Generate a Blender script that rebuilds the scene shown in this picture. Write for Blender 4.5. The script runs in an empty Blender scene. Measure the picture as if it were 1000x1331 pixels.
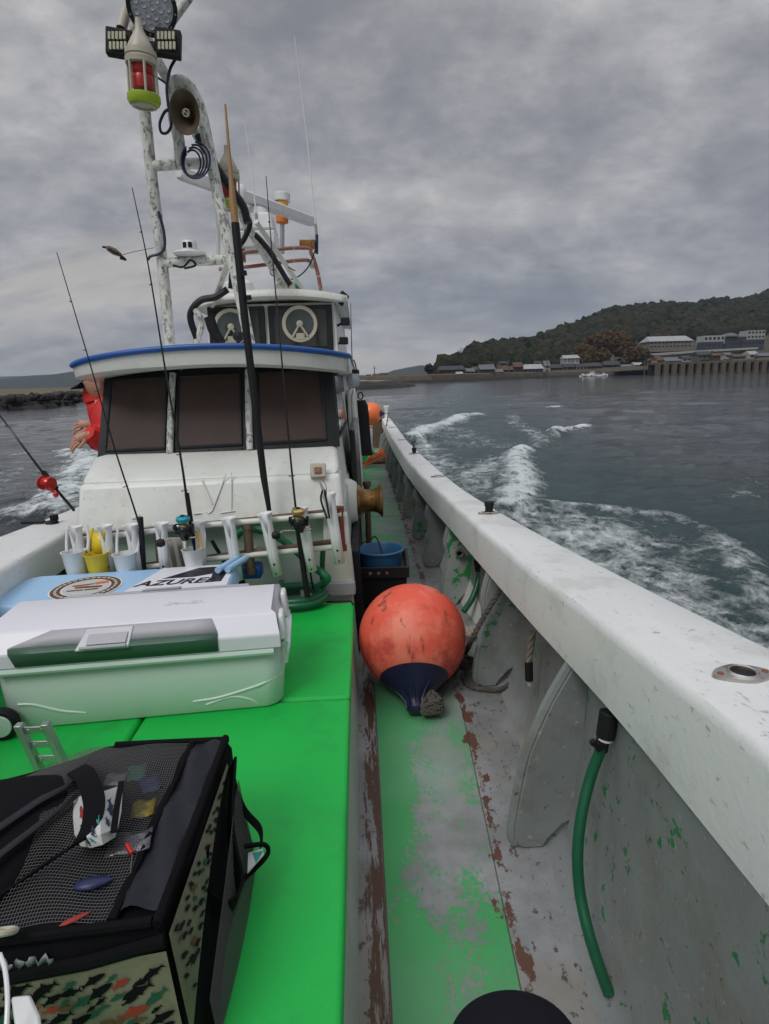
import bpy, math, random
import numpy as np
from mathutils import Vector, Matrix
random.seed(7); RNG = np.random.default_rng(7)
S = bpy.context.scene; COL = S.collection
# ------------------------------------------------------------------ camera
F, CX, CY, CZ = 780., 500., 665.5, 1.4
def _n(v): return v/np.linalg.norm(v)
_Y = _n(np.array([466-CX, -(492.5-CY), -F])); _Z = _n(np.cross(np.array([1, .029, 0]), _Y)); _X = np.cross(_Y, _Z)
RM = np.array([_X, _Y, _Z])
cam = bpy.data.objects.new('camera', bpy.data.cameras.new('camera')); COL.objects.link(cam); S.camera = cam
m4 = np.eye(4); m4[:3, :3] = RM; m4[2, 3] = CZ
cam.matrix_world = Matrix(m4.tolist())
cam.data.sensor_fit = 'VERTICAL'; cam.data.sensor_height = 24; cam.data.lens = 24*F/1331
cam.data.clip_start = .05; cam.data.clip_end = 20000
def ray(px, py): return RM@np.array([px-CX, -(py-CY), -F])
def onz(px, py, z):
    d = ray(px, py); return Vector((d*((z-CZ)/d[2])).tolist())+Vector((0, 0, CZ))
def at(px, py, Y):
    d = ray(px, py); return Vector((d*(Y/d[1])).tolist())+Vector((0, 0, CZ))
# ------------------------------------------------------------------ sky, sun, exposure
W = bpy.data.worlds.new('World'); S.world = W; W.use_nodes = True
SUN_EL, SUN_ROT = math.radians(48), math.radians(215)
def world():
    nt = W.node_tree; N = nt.nodes; L = nt.links; N.clear()
    def nd(t, **k):
        n = N.new(t)
        for a, b in k.items(): setattr(n, a, b)
        return n
    def mth(op, a, b=None, clamp=False):
        n = nd('ShaderNodeMath', operation=op, use_clamp=clamp)
        for i, v in enumerate((a, b)):
            if v is None: continue
            if isinstance(v, (int, float)): n.inputs[i].default_value = v
            else: L.new(v, n.inputs[i])
        return n.outputs[0]
    out = nd('ShaderNodeOutputWorld'); bg = nd('ShaderNodeBackground'); L.new(bg.outputs[0], out.inputs[0])
    sky = nd('ShaderNodeTexSky', sky_type='NISHITA', sun_disc=False, sun_elevation=SUN_EL, sun_rotation=SUN_ROT)
    sc = nd('ShaderNodeMix', data_type='RGBA', blend_type='MULTIPLY'); sc.inputs[0].default_value = 1
    L.new(sky.outputs[0], sc.inputs[6]); sc.inputs[7].default_value = (.055, .06, .07, 1)
    geo = nd('ShaderNodeTexCoord'); sep = nd('ShaderNodeSeparateXYZ'); L.new(geo.outputs['Generated'], sep.inputs[0])
    x, y, z = sep.outputs
    zz = mth('MAXIMUM', z, 0.0); den = mth('ADD', zz, .38)
    comb = nd('ShaderNodeCombineXYZ'); L.new(mth('DIVIDE', x, den), comb.inputs[0]); L.new(mth('DIVIDE', y, den), comb.inputs[1])
    def noise(scale, detail, rough, dist=0, stretch=(1, 1, 1), off=0):
        mp = nd('ShaderNodeMapping'); L.new(comb.outputs[0], mp.inputs[0]); mp.inputs['Scale'].default_value = stretch; mp.inputs['Location'].default_value = (off, off*.7, 0)
        n = nd('ShaderNodeTexNoise'); L.new(mp.outputs[0], n.inputs[0]); n.inputs['Scale'].default_value = scale; n.inputs['Detail'].default_value = detail
        n.inputs['Roughness'].default_value = rough; n.inputs['Distortion'].default_value = dist
        return n.outputs[0]
    n1 = noise(2.1, 9, .58, .12, (.85, 1, 1), 3.1); n2 = noise(6.0, 9, .64, .12, (.9, 1, 1), 7.7); n3 = noise(.45, 4, .5, 0, (1, 1, 1), 1.3)
    s = mth('ADD', mth('ADD', mth('MULTIPLY', n1, .50), mth('MULTIPLY', n2, .36)), mth('MULTIPLY', n3, .18))
    s = mth('ADD', mth('MULTIPLY', mth('SUBTRACT', s, .52), 1.08), .54)
    r = nd('ShaderNodeValToRGB'); L.new(s, r.inputs[0]); e = r.color_ramp.elements
    e[0].position = .38; e[0].color = (.135, .138, .152, 1); e[1].position = .70; e[1].color = (.46, .44, .43, 1)
    for p, c in ((.46, (.166, .167, .176, 1)), (.52, (.212, .210, .216, 1)), (.59, (.29, .285, .285, 1))):
        q = e.new(p); q.color = c
    # thin bright breaks low over the horizon
    nb = noise(1.5, 8, .62, .4, (.6, 1.5, 1), 14.1)
    lo = mth('SUBTRACT', 1, mth('DIVIDE', zz, .34), True)
    side = mth('ADD', .35, mth('MULTIPLY', mth('SUBTRACT', .25, x), .9), True)
    br = mth('MULTIPLY', mth('MULTIPLY', mth('MULTIPLY', mth('SUBTRACT', nb, .475), 7, True), lo, True), side, True)
    mx = nd('ShaderNodeMix', data_type='RGBA'); L.new(br, mx.inputs[0]); L.new(r.outputs[0], mx.inputs[6]); mx.inputs[7].default_value = (.58, .52, .43, 1)
    hz = nd('ShaderNodeMix', data_type='RGBA'); L.new(mth('SUBTRACT', .42, mth('MULTIPLY', zz, 4.2), True), hz.inputs[0]); L.new(mx.outputs[2], hz.inputs[6]); hz.inputs[7].default_value = (.27, .27, .285, 1)
    cv = nd('ShaderNodeMix', data_type='RGBA'); cv.inputs[0].default_value = .93; L.new(sc.outputs[2], cv.inputs[6]); L.new(hz.outputs[2], cv.inputs[7])
    zb = mth('ADD', 1, mth('MULTIPLY', mth('SUBTRACT', zz, .56, True), 5.5))   # overcast skies are brightest overhead
    bg.inputs[1].default_value = 1.1
    vm = nd('ShaderNodeVectorMath', operation='SCALE'); L.new(cv.outputs[2], vm.inputs[0]); L.new(zb, vm.inputs['Scale'])
    L.new(vm.outputs[0], bg.inputs[0])
world()
sun = bpy.data.objects.new('sun', bpy.data.lights.new('sun', 'SUN')); COL.objects.link(sun)
sun.data.energy = 1.0; sun.data.angle = math.radians(25); sun.data.color = (1, .97, .93)
_sd = Vector((math.sin(SUN_ROT)*math.cos(SUN_EL), math.cos(SUN_ROT)*math.cos(SUN_EL), math.sin(SUN_EL)))
sun.rotation_euler = _sd.to_track_quat('Z', 'Y').to_euler(); sun.location = (-5, -8, 20)
S.view_settings.view_transform = 'Standard'; S.view_settings.look = 'None'; S.view_settings.exposure = .42; S.view_settings.gamma = 1
try: S.view_settings.use_curve_mapping = False
except Exception: pass
S.cycles.max_bounces = 6; S.cycles.volume_bounces = 0
# ------------------------------------------------------------------ materials
class NT:
    def __init__(s, name):
        s.m = bpy.data.materials.new(name); s.m.use_nodes = True; s.t = s.m.node_tree; s.N = s.t.nodes; s.L = s.t.links
        s.b = s.N['Principled BSDF']; s.tc = s.N.new('ShaderNodeTexCoord'); s.co = s.tc.outputs['Object']
    def val(s, sock, v):
        if isinstance(v, (int, float)): sock.default_value = v
        elif isinstance(v, (tuple, list)): sock.default_value = tuple(v)+((1,) if len(v) == 3 and len(sock.default_value) == 4 else ())
        else: s.L.new(v, sock)
    def math(s, op, a, b=None, c=None, clamp=False):
        n = s.N.new('ShaderNodeMath'); n.operation = op; n.use_clamp = clamp
        for i, v in enumerate((a, b, c)):
            if v is not None: s.val(n.inputs[i], v)
        return n.outputs[0]
    def noise(s, scale, detail=4, rough=.55, stretch=None, off=0, dist=0, co=None):
        n = s.N.new('ShaderNodeTexNoise'); c = co or s.co
        if stretch or off:
            mp = s.N.new('ShaderNodeMapping'); s.L.new(c, mp.inputs[0]); mp.inputs['Scale'].default_value = stretch or (1, 1, 1)
            mp.inputs['Location'].default_value = (off, off, off); c = mp.outputs[0]
        s.L.new(c, n.inputs[0]); n.inputs['Scale'].default_value = scale; n.inputs['Detail'].default_value = detail
        n.inputs['Roughness'].default_value = rough; n.inputs['Distortion'].default_value = dist
        return n.outputs[0]
    def step(s, v, lo, hi):
        n = s.N.new('ShaderNodeMapRange'); n.interpolation_type = 'SMOOTHSTEP'; s.val(n.inputs[0], v); n.inputs[1].default_value = lo; n.inputs[2].default_value = hi
        return n.outputs[0]
    def mix(s, f, a, b, mode='MIX'):
        n = s.N.new('ShaderNodeMix'); n.data_type = 'RGBA'; n.blend_type = mode; s.val(n.inputs[0], f); s.val(n.inputs[6], a); s.val(n.inputs[7], b); return n.outputs[2]
    def xyz(s):
        n = s.N.new('ShaderNodeSeparateXYZ'); s.L.new(s.co, n.inputs[0]); return n.outputs
    def bump(s, h, strength=.3, dist=.002):
        n = s.N.new('ShaderNodeBump'); n.inputs['Strength'].default_value = strength; n.inputs['Distance'].default_value = dist; s.L.new(h, n.inputs['Height']); s.L.new(n.outputs[0], s.b.inputs['Normal'])
def paint(name, col, rough=.5, metal=0, var=.12, vs=6, bump=.15, bs=80, chips=(), dirt=None, bd=.0015, coat=0, stretch=None):
    """base colour with soft mottling, then chips [(colour, scale, threshold, softness, stretch)]"""
    q = NT(name); v = q.noise(vs, 6, .6, stretch); v2 = q.math('ADD', q.math('MULTIPLY', q.math('SUBTRACT', v, .5), 2*var*1.6), 1)
    c = q.N.new('ShaderNodeVectorMath'); c.operation = 'SCALE'; c.inputs[0].default_value = col; q.L.new(v2, c.inputs['Scale']); c = c.outputs[0]
    hs = q.noise(bs, 3, .6)
    if dirt:
        c = q.mix(q.math('MULTIPLY', q.step(q.noise(dirt[1], 8, .7, off=5), dirt[2], dirt[2]+.16), dirt[3]), c, dirt[0])
    for i, ch in enumerate(chips):
        st = ch[4] if len(ch) > 4 else None
        mk = q.step(q.noise(ch[1], 9, .68, st, off=11+7*i, dist=.2), ch[2], ch[2]+ch[3])
        c = q.mix(mk, c, ch[0]); hs = q.math('SUBTRACT', hs, q.math('MULTIPLY', mk, .8))
    q.L.new(c, q.b.inputs['Base Color']); q.b.inputs['Metallic'].default_value = metal
    q.L.new(q.math('ADD', q.math('MULTIPLY', q.math('SUBTRACT', v, .5), .25), rough, clamp=True), q.b.inputs['Roughness'])
    if coat: q.b.inputs['Coat Weight'].default_value = coat; q.b.inputs['Coat Roughness'].default_value = .15
    if bump: q.bump(hs, bump, bd)
    return q.m
M = {}
M['gun'] = paint('gunwale_paint', (.74, .76, .75), .42, var=.07, vs=3, bump=.5, bs=55, bd=.002, stretch=(1, .35, 1),
                 dirt=((.50, .50, .45), 4, .50, .45), chips=(((.14, .13, .11), 16, .70, .02), ((.46, .45, .41), 30, .63, .05), ((.55, .55, .52), 70, .61, .06, (1, .3, 1))))
M['white'] = paint('white_gelcoat', (.74, .76, .72), .35, var=.06, vs=3, bump=.25, dirt=((.52, .51, .42), 3.2, .50, .45), chips=(((.40, .30, .18), 10, .66, .10, (1, 1, .18)), ((.20, .15, .10), 24, .70, .02), ((.50, .50, .46), 40, .62, .05)))
M['white_low'] = paint('grey_white_gelcoat', (.50, .54, .50), .45, var=.1, vs=4, bump=.2, dirt=((.30, .26, .18), 4, .52, .5), chips=(((.25, .12, .06), 9, .70, .03),))
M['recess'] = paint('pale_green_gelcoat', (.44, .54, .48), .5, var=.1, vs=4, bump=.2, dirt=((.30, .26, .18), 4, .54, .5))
M['grey_in'] = paint('bulwark_grey_paint', (.225, .245, .245), .5, var=.22, vs=3.5, bump=.6, bs=70, bd=.002, dirt=((.20, .175, .14), 3.4, .50, .6),
                     chips=(((.30, .31, .31), 30, .60, .05), ((.10, .09, .08), 42, .635, .03), ((.14, .085, .06), 17, .655, .02), ((.025, .19, .06), 15, .625, .012), ((.02, .21, .055), 7, .65, .012)))
M['frame_paint'] = paint('frame_paint', (.225, .25, .25), .5, var=.18, vs=5, bump=.5, bs=70, bd=.002, dirt=((.17, .14, .11), 3, .50, .6),
                     chips=(((.32, .33, .32), 26, .60, .04), ((.09, .08, .07), 40, .64, .03), ((.025, .20, .055), 7, .625, .012), ((.025, .19, .055), 17, .65, .012)))
M['frame_green'] = paint('flaked_frame_paint', (.32, .345, .33), .5, var=.18, vs=5, bump=.5, bs=70, bd=.002,
                     chips=(((.03, .25, .07), 3.5, .50, .012), ((.08, .07, .06), 30, .69, .03)))
M['mat'] = paint('green_hatch_paint', (.004, .44, .060), .5, var=.07, vs=2, bump=.25, bs=160, bd=.001, dirt=((.012, .27, .05), 2.2, .50, .6), chips=(((.05, .42, .12), 30, .64, .05), ((.02, .10, .03), 30, .70, .01), ((.015, .07, .02), 9, .735, .008)))
M['blue'] = paint('blue_paint', (.010, .085, .34), .4, var=.12, bump=.2, chips=(((.02, .03, .05), 12, .72, .02),))
M['black'] = paint('black_rubber', (.012, .012, .014), .55, var=.25, bump=.2)
M['blackg'] = paint('black_gloss', (.010, .010, .012), .2, var=.2, bump=0)
M['bframe'] = paint('black_window_frame', (.018, .020, .022), .38, var=.3, vs=9, bump=.2, chips=(((.12, .13, .13), 22, .74, .02),))
M['mast'] = paint('weathered_mast_paint', (.66, .68, .64), .6, var=.12, vs=20, bump=.9, bs=60, bd=.004, dirt=((.44, .44, .41), 12, .48, .6), chips=(((.30, .29, .27), 40, .55, .03, (1, 1, .5)), ((.14, .14, .12), 50, .61, .03, (1, 1, .5)), ((.17, .08, .04), 9, .72, .03)))
M['alu'] = paint('brushed_aluminium', (.42, .43, .43), .38, metal=.8, var=.1, bump=.1, chips=(((.2, .2, .2), 30, .72, .02),))
M['steel'] = paint('stainless_steel', (.48, .46, .43), .3, metal=.9, var=.15, bump=.15, dirt=((.25, .14, .06), 20, .52, .6))
M['wood'] = paint('weathered_brown_wood', (.13, .085, .055), .75, var=.35, vs=18, bump=.6, bs=40, bd=.003, stretch=(1, 1, .2))
M['rust'] = paint('rust_red_paint', (.20, .055, .03), .65, var=.3, vs=14, bump=.5, chips=(((.09, .04, .025), 18, .58, .05),))
M['rustpipe'] = paint('rusty_pipe', (.25, .10, .07), .6, var=.3, vs=14, bump=.5, chips=(((.40, .38, .34), 12, .55, .04),))
M['brass'] = paint('rope_worn_brass', (.36, .20, .065), .42, metal=.75, var=.5, vs=3, bump=.5, bs=60, stretch=(20, 1, 1), dirt=((.07, .035, .02), 5, .46, .85))
M['cream'] = paint('cream_plastic', (.50, .47, .38), .45, var=.1, bump=.1, dirt=((.25, .2, .12), 8, .55, .5))
M['pwhite'] = paint('white_plastic', (.74, .76, .76), .3, var=.05, bump=.05, dirt=((.48, .44, .34), 12, .60, .45))
M['rail'] = paint('white_rail_paint', (.68, .69, .64), .5, var=.08, bump=.25, chips=(((.24, .12, .06), 15, .62, .03),))
M['yellow'] = paint('yellow_plastic', (.74, .56, .035), .35, var=.08, bump=.05)
M['lime'] = paint('lime_plastic', (.36, .50, .03), .4, var=.15, bump=.1, dirt=((.2, .25, .05), 14, .55, .5))
M['red'] = paint('red_plastic', (.42, .02, .015), .3, var=.15, bump=.05)
M['redreel'] = paint('red_anodised_metal', (.50, .03, .025), .25, metal=.5, var=.2, bump=.05)
M['cyan'] = paint('cyan_anodised_metal', (.02, .33, .42), .28, metal=.4, var=.1, bump=.05)
M['gold'] = paint('gold_spool_metal', (.50, .36, .14), .28, metal=.7, var=.15, bump=.05)
M['orange'] = paint('orange_float_vinyl', (.78, .105, .060), .58, var=.18, vs=4, bump=.25, bs=30, dirt=((.82, .23, .15), 3.0, .47, .9), chips=(((.55, .07, .05), 3.2, .54, .12), ((.10, .03, .025), 5, .61, .12, (1.4, 1, .35)), ((.26, .06, .04), 11, .59, .08, (1.3, 1, .3))))
M['orange2'] = paint('bright_orange_vinyl', (.92, .20, .06), .4, var=.08, bump=.1)
M['navy'] = paint('navy_vinyl', (.010, .012, .045), .35, var=.3, bump=.15)
M['cool_b'] = paint('mint_cooler_plastic', (.56, .69, .62), .42, var=.025, vs=2, bump=.12, bs=350, bd=.0006)
M['cool_l'] = paint('white_cooler_lid', (.74, .74, .80), .38, var=.02, vs=2, bump=.12, bs=350, bd=.0006)
M['cool_g'] = paint('silver_grey_trim', (.42, .42, .45), .5, metal=.0, var=.04, bump=.05)
M['cool_dg'] = paint('dark_green_trim', (.055, .12, .085), .45, var=.06, bump=.05)
M['cool_blue'] = paint('light_blue_cooler_plastic', (.34, .56, .80), .4, var=.03, bump=.08)
M['latch'] = paint('silver_latch', (.42, .43, .46), .45, metal=.2, var=.06, bump=.03)
M['bag'] = paint('black_bag_fabric', (.0045, .0045, .006), .8, var=.3, vs=8, bump=.5, bs=500, bd=.0008)
M['bagp'] = paint('dark_coated_fabric', (.016, .017, .023), .42, var=.3, vs=7, bump=.6, bs=9, bd=.012)
M['camo'] = paint('beige_green_print_fabric', (.19, .18, .125), .75, var=.2, vs=14, bump=.4, bs=400, dirt=((.13, .14, .09), 10, .5, .7))
M['wprint'] = paint('white_print_fabric', (.50, .52, .51), .6, var=.05, bump=.2)
M['teal'] = paint('teal_print', (.02, .24, .20), .6, bump=0)
M['gprint'] = paint('dark_green_print', (.012, .07, .045), .6, bump=0)
M['rprint'] = paint('red_print', (.28, .025, .018), .6, bump=0)
M['nprint'] = paint('navy_print', (.02, .03, .08), .6, bump=0)
M['brprint'] = paint('brown_print', (.12, .05, .02), .6, bump=0)
M['net'] = paint('grey_net_cord', (.10, .10, .10), .6, var=.2, bump=0)
M['pocket'] = paint('dark_pocket_lining', (.006, .006, .008), .6, bump=.1)
M['lure_b'] = paint('blue_foil', (.010, .016, .07), .4, metal=.1, bump=0); M['lure_y'] = paint('yellow_foil', (.20, .15, .02), .4, metal=.3, bump=0); M['lure_s'] = paint('silver_foil', (.22, .22, .24), .25, metal=.8, var=.4, vs=60, bump=.3)
M['foil'] = paint('crinkled_foil_lining', (.22, .23, .25), .5, metal=.4, var=.5, vs=40, bump=1, bs=60, bd=.004)
M['rope'] = paint('dirty_tan_rope', (.17, .14, .11), .85, var=.4, vs=30, bump=.6, bs=300)
M['roped'] = paint('dark_mooring_rope', (.085, .075, .065), .85, var=.4, vs=30, bump=.6, bs=300)
M['tape'] = paint('black_tape', (.012, .012, .012), .4, bump=.1)
M['hose'] = paint('green_hose_rubber', (.008, .10, .045), .38, var=.15, bump=.1)
M['hoseb'] = paint('bright_green_hose', (.008, .17, .065), .42, var=.2, vs=10, bump=.2)
M['cord'] = paint('orange_cord', (.60, .14, .04), .5, var=.2, bump=.2)
M['bucket'] = paint('blue_bucket_plastic', (.03, .12, .25), .4, var=.12, bump=.1)
M['crate'] = paint('black_crate_plastic', (.016, .017, .018), .45, var=.2, bump=.1)
M['bamboo'] = paint('bamboo', (.34, .20, .08), .5, var=.3, vs=20, bump=.2)
M['skin'] = paint('skin', (.50, .27, .19), .5, var=.06, bump=.05)
M['redcoat'] = paint('red_jacket_cloth', (.62, .015, .012), .6, var=.1, vs=10, bump=.8, bs=14, bd=.012)
M['navycloth'] = paint('dark_navy_cloth', (.012, .013, .022), .8, var=.2, bump=.5, bs=300)
M['trous'] = paint('dark_trouser_cloth', (.010, .010, .014), .85, var=.2, bump=.5, bs=300)
M['cable'] = paint('black_cable', (.012, .013, .018), .45, bump=.1); M['cableb'] = paint('blue_black_cable', (.012, .018, .06), .4, bump=.1)
M['clear'] = paint('lamp_glass', (.55, .60, .66), .12, metal=.35, var=.3, vs=60, bump=.3)
M['amber'] = paint('amber_plastic', (.80, .42, .06), .35, bump=0); M['oplast'] = paint('orange_lamp_plastic', (.75, .20, .03), .35, bump=0)
M['horn'] = paint('dark_brown_horn', (.085, .060, .038), .5, var=.25, vs=30, bump=.3, bs=150)
M['ledy'] = paint('led_emitters', (.50, .50, .36), .3, bump=0)
M['seatcloth'] = paint('grey_towel', (.26, .25, .22), .9, var=.25, vs=14, bump=.7, bs=120)
for _k in ('bag', 'bagp', 'pocket', 'navycloth', 'trous', 'black', 'cable', 'crate', 'bframe', 'tape'): M[_k].node_tree.nodes['Principled BSDF'].inputs['Specular IOR Level'].default_value = .12 if _k in ('bag', 'pocket', 'navycloth', 'trous') else .28
def glass_dark(name, col, rough=.12):
    q = NT(name); v = q.noise(3, 5, .6); c = q.mix(q.step(v, .35, .7), col, tuple(x*1.35 for x in col)); q.L.new(c, q.b.inputs['Base Color'])
    q.b.inputs['Roughness'].default_value = rough; q.b.inputs['Specular IOR Level'].default_value = .6 if rough < .4 else .22
    return q.m
M['pane'] = glass_dark('tinted_pane', (.060, .040, .035), .5); M['pane2'] = glass_dark('wheelhouse_glass', (.018, .022, .024), .06)
M['disc'] = glass_dark('clear_view_glass', (.045, .060, .062), .12)
def deck_mat():
    q = NT('worn_deck_paint'); x, y, z = q.xyz()
    c = q.mix(q.step(q.noise(3, 7, .65), .35, .7), (.19, .20, .20), (.33, .335, .35))
    c = q.mix(q.math('MULTIPLY', q.step(q.noise(1.6, 6, .6, off=3), .48, .62), .5), c, (.26, .23, .17))
    # edge of the walkway strip, follows the bulwark: x_r(y)
    xr = q.math('ADD', .265, q.math('MULTIPLY', q.math('MINIMUM', y, 2.3), .055))
    strip = q.math('MULTIPLY', q.step(x, .022, .026), q.math('SUBTRACT', 1, q.step(q.math('SUBTRACT', x, xr), 0, .004)))
    # green paint left on the strip: solid along the left edge, worn in the middle
    worn = q.math('ADD', q.math('ADD', q.math('MULTIPLY', q.math('SUBTRACT', q.noise(3.6, 7, .65, (1, .6, 1), off=2), .5), 2.0), .425), q.math('MULTIPLY', q.math('SUBTRACT', q.noise(70, 9, .8, (1, .7, 1), off=9), .5), 1.5)); worn = q.math('ADD', worn, .245)
    left = q.math('SUBTRACT', 1, q.step(x, .03, .16))
    nearball = q.math('MULTIPLY', q.step(y, 1.75, 2.35), q.math('SUBTRACT', 1, q.step(x, .12, .34)))
    far = q.step(y, 3.0, 4.2)
    g = q.math('ADD', q.math('ADD', worn, q.math('MULTIPLY', left, .28)), q.math('MULTIPLY', nearball, .22))
    g = q.math('SUBTRACT', g, q.math('MULTIPLY', far, .12))
    gm = q.math('MULTIPLY', q.step(g, .62, .80), strip)
    c = q.mix(q.math('MULTIPLY', gm, .85), c, (.02, .36, .08))
    c = q.mix(q.math('MULTIPLY', strip, q.math('MULTIPLY', q.step(q.noise(1.3, 4, .5, off=21), .35, .6), .5)), c, (.18, .37, .25))
    # bare brown band left of the strip and flaked edges right of it
    nz = q.math('MULTIPLY', q.math('SUBTRACT', q.noise(20, 9, .78, (1, .45, 1), off=4), .5), .085)
    xb = q.math('ADD', x, nz)
    band = q.math('MULTIPLY', q.step(xb, -.030, -.027), q.math('SUBTRACT', 1, q.step(x, .018, .021)))
    band = q.math('MULTIPLY', band, q.step(q.noise(9, 9, .72, (3, .30, 1), off=14), .465, .485))
    c = q.mix(q.math('MULTIPLY', band, q.math('SUBTRACT', 1, q.step(y, 2.6, 3.4))), c, (.105, .050, .032))
    dx = q.math('ABSOLUTE', q.math('SUBTRACT', q.math('SUBTRACT', x, xr), .012))
    edge = q.math('SUBTRACT', q.noise(13, 8, .72, (1, .5, 1), off=31), q.math('MULTIPLY', dx, 3.6))
    c = q.mix(q.step(edge, .475, .49), c, (.115, .050, .032))
    d2 = q.math('MULTIPLY', q.step(q.noise(30, 9, .78, (1, .6, 1), off=41), .572, .59), q.math('SUBTRACT', 1, strip))
    c = q.mix(d2, c, (.10, .075, .06))
    d3 = q.step(q.noise(9, 9, .75, (1, .5, 1), off=51), .655, .67)
    c = q.mix(d3, c, (.03, .22, .06))
    seam = q.math('SUBTRACT', 1, q.step(q.math('ABSOLUTE', q.math('SUBTRACT', x, .022)), .001, .0035))
    seam2 = q.math('SUBTRACT', 1, q.step(q.math('ABSOLUTE', q.math('SUBTRACT', x, xr)), .001, .003))
    c = q.mix(q.math('MULTIPLY', q.math('MAXIMUM', seam, seam2), .8), c, (.05, .035, .03))
    # cross seams further aft
    ys = q.math('ABSOLUTE', q.math('SUBTRACT', q.math('FRACT', q.math('DIVIDE', y, 2.35)), .58))
    c = q.mix(q.math('MULTIPLY', q.math('SUBTRACT', 1, q.step(ys, .002, .009)), q.math('MULTIPLY', q.step(y, 3, 3.1), .8)), c, (.05, .06, .05))
    q.L.new(c, q.b.inputs['Base Color']); q.b.inputs['Roughness'].default_value = .62
    q.bump(q.math('SUBTRACT', q.math('ADD', q.math('MULTIPLY', gm, .5), q.noise(90, 3, .6)), q.math('ADD', d2, band)), .5, .0018)
    return q.m
M['deck'] = deck_mat()
def plain(name, col, var=.25, vs=.5, rough=.9, chips=(), scale_bump=0):
    return paint(name, col, rough, var=var, vs=vs, bump=scale_bump, bs=2, chips=chips)
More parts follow.
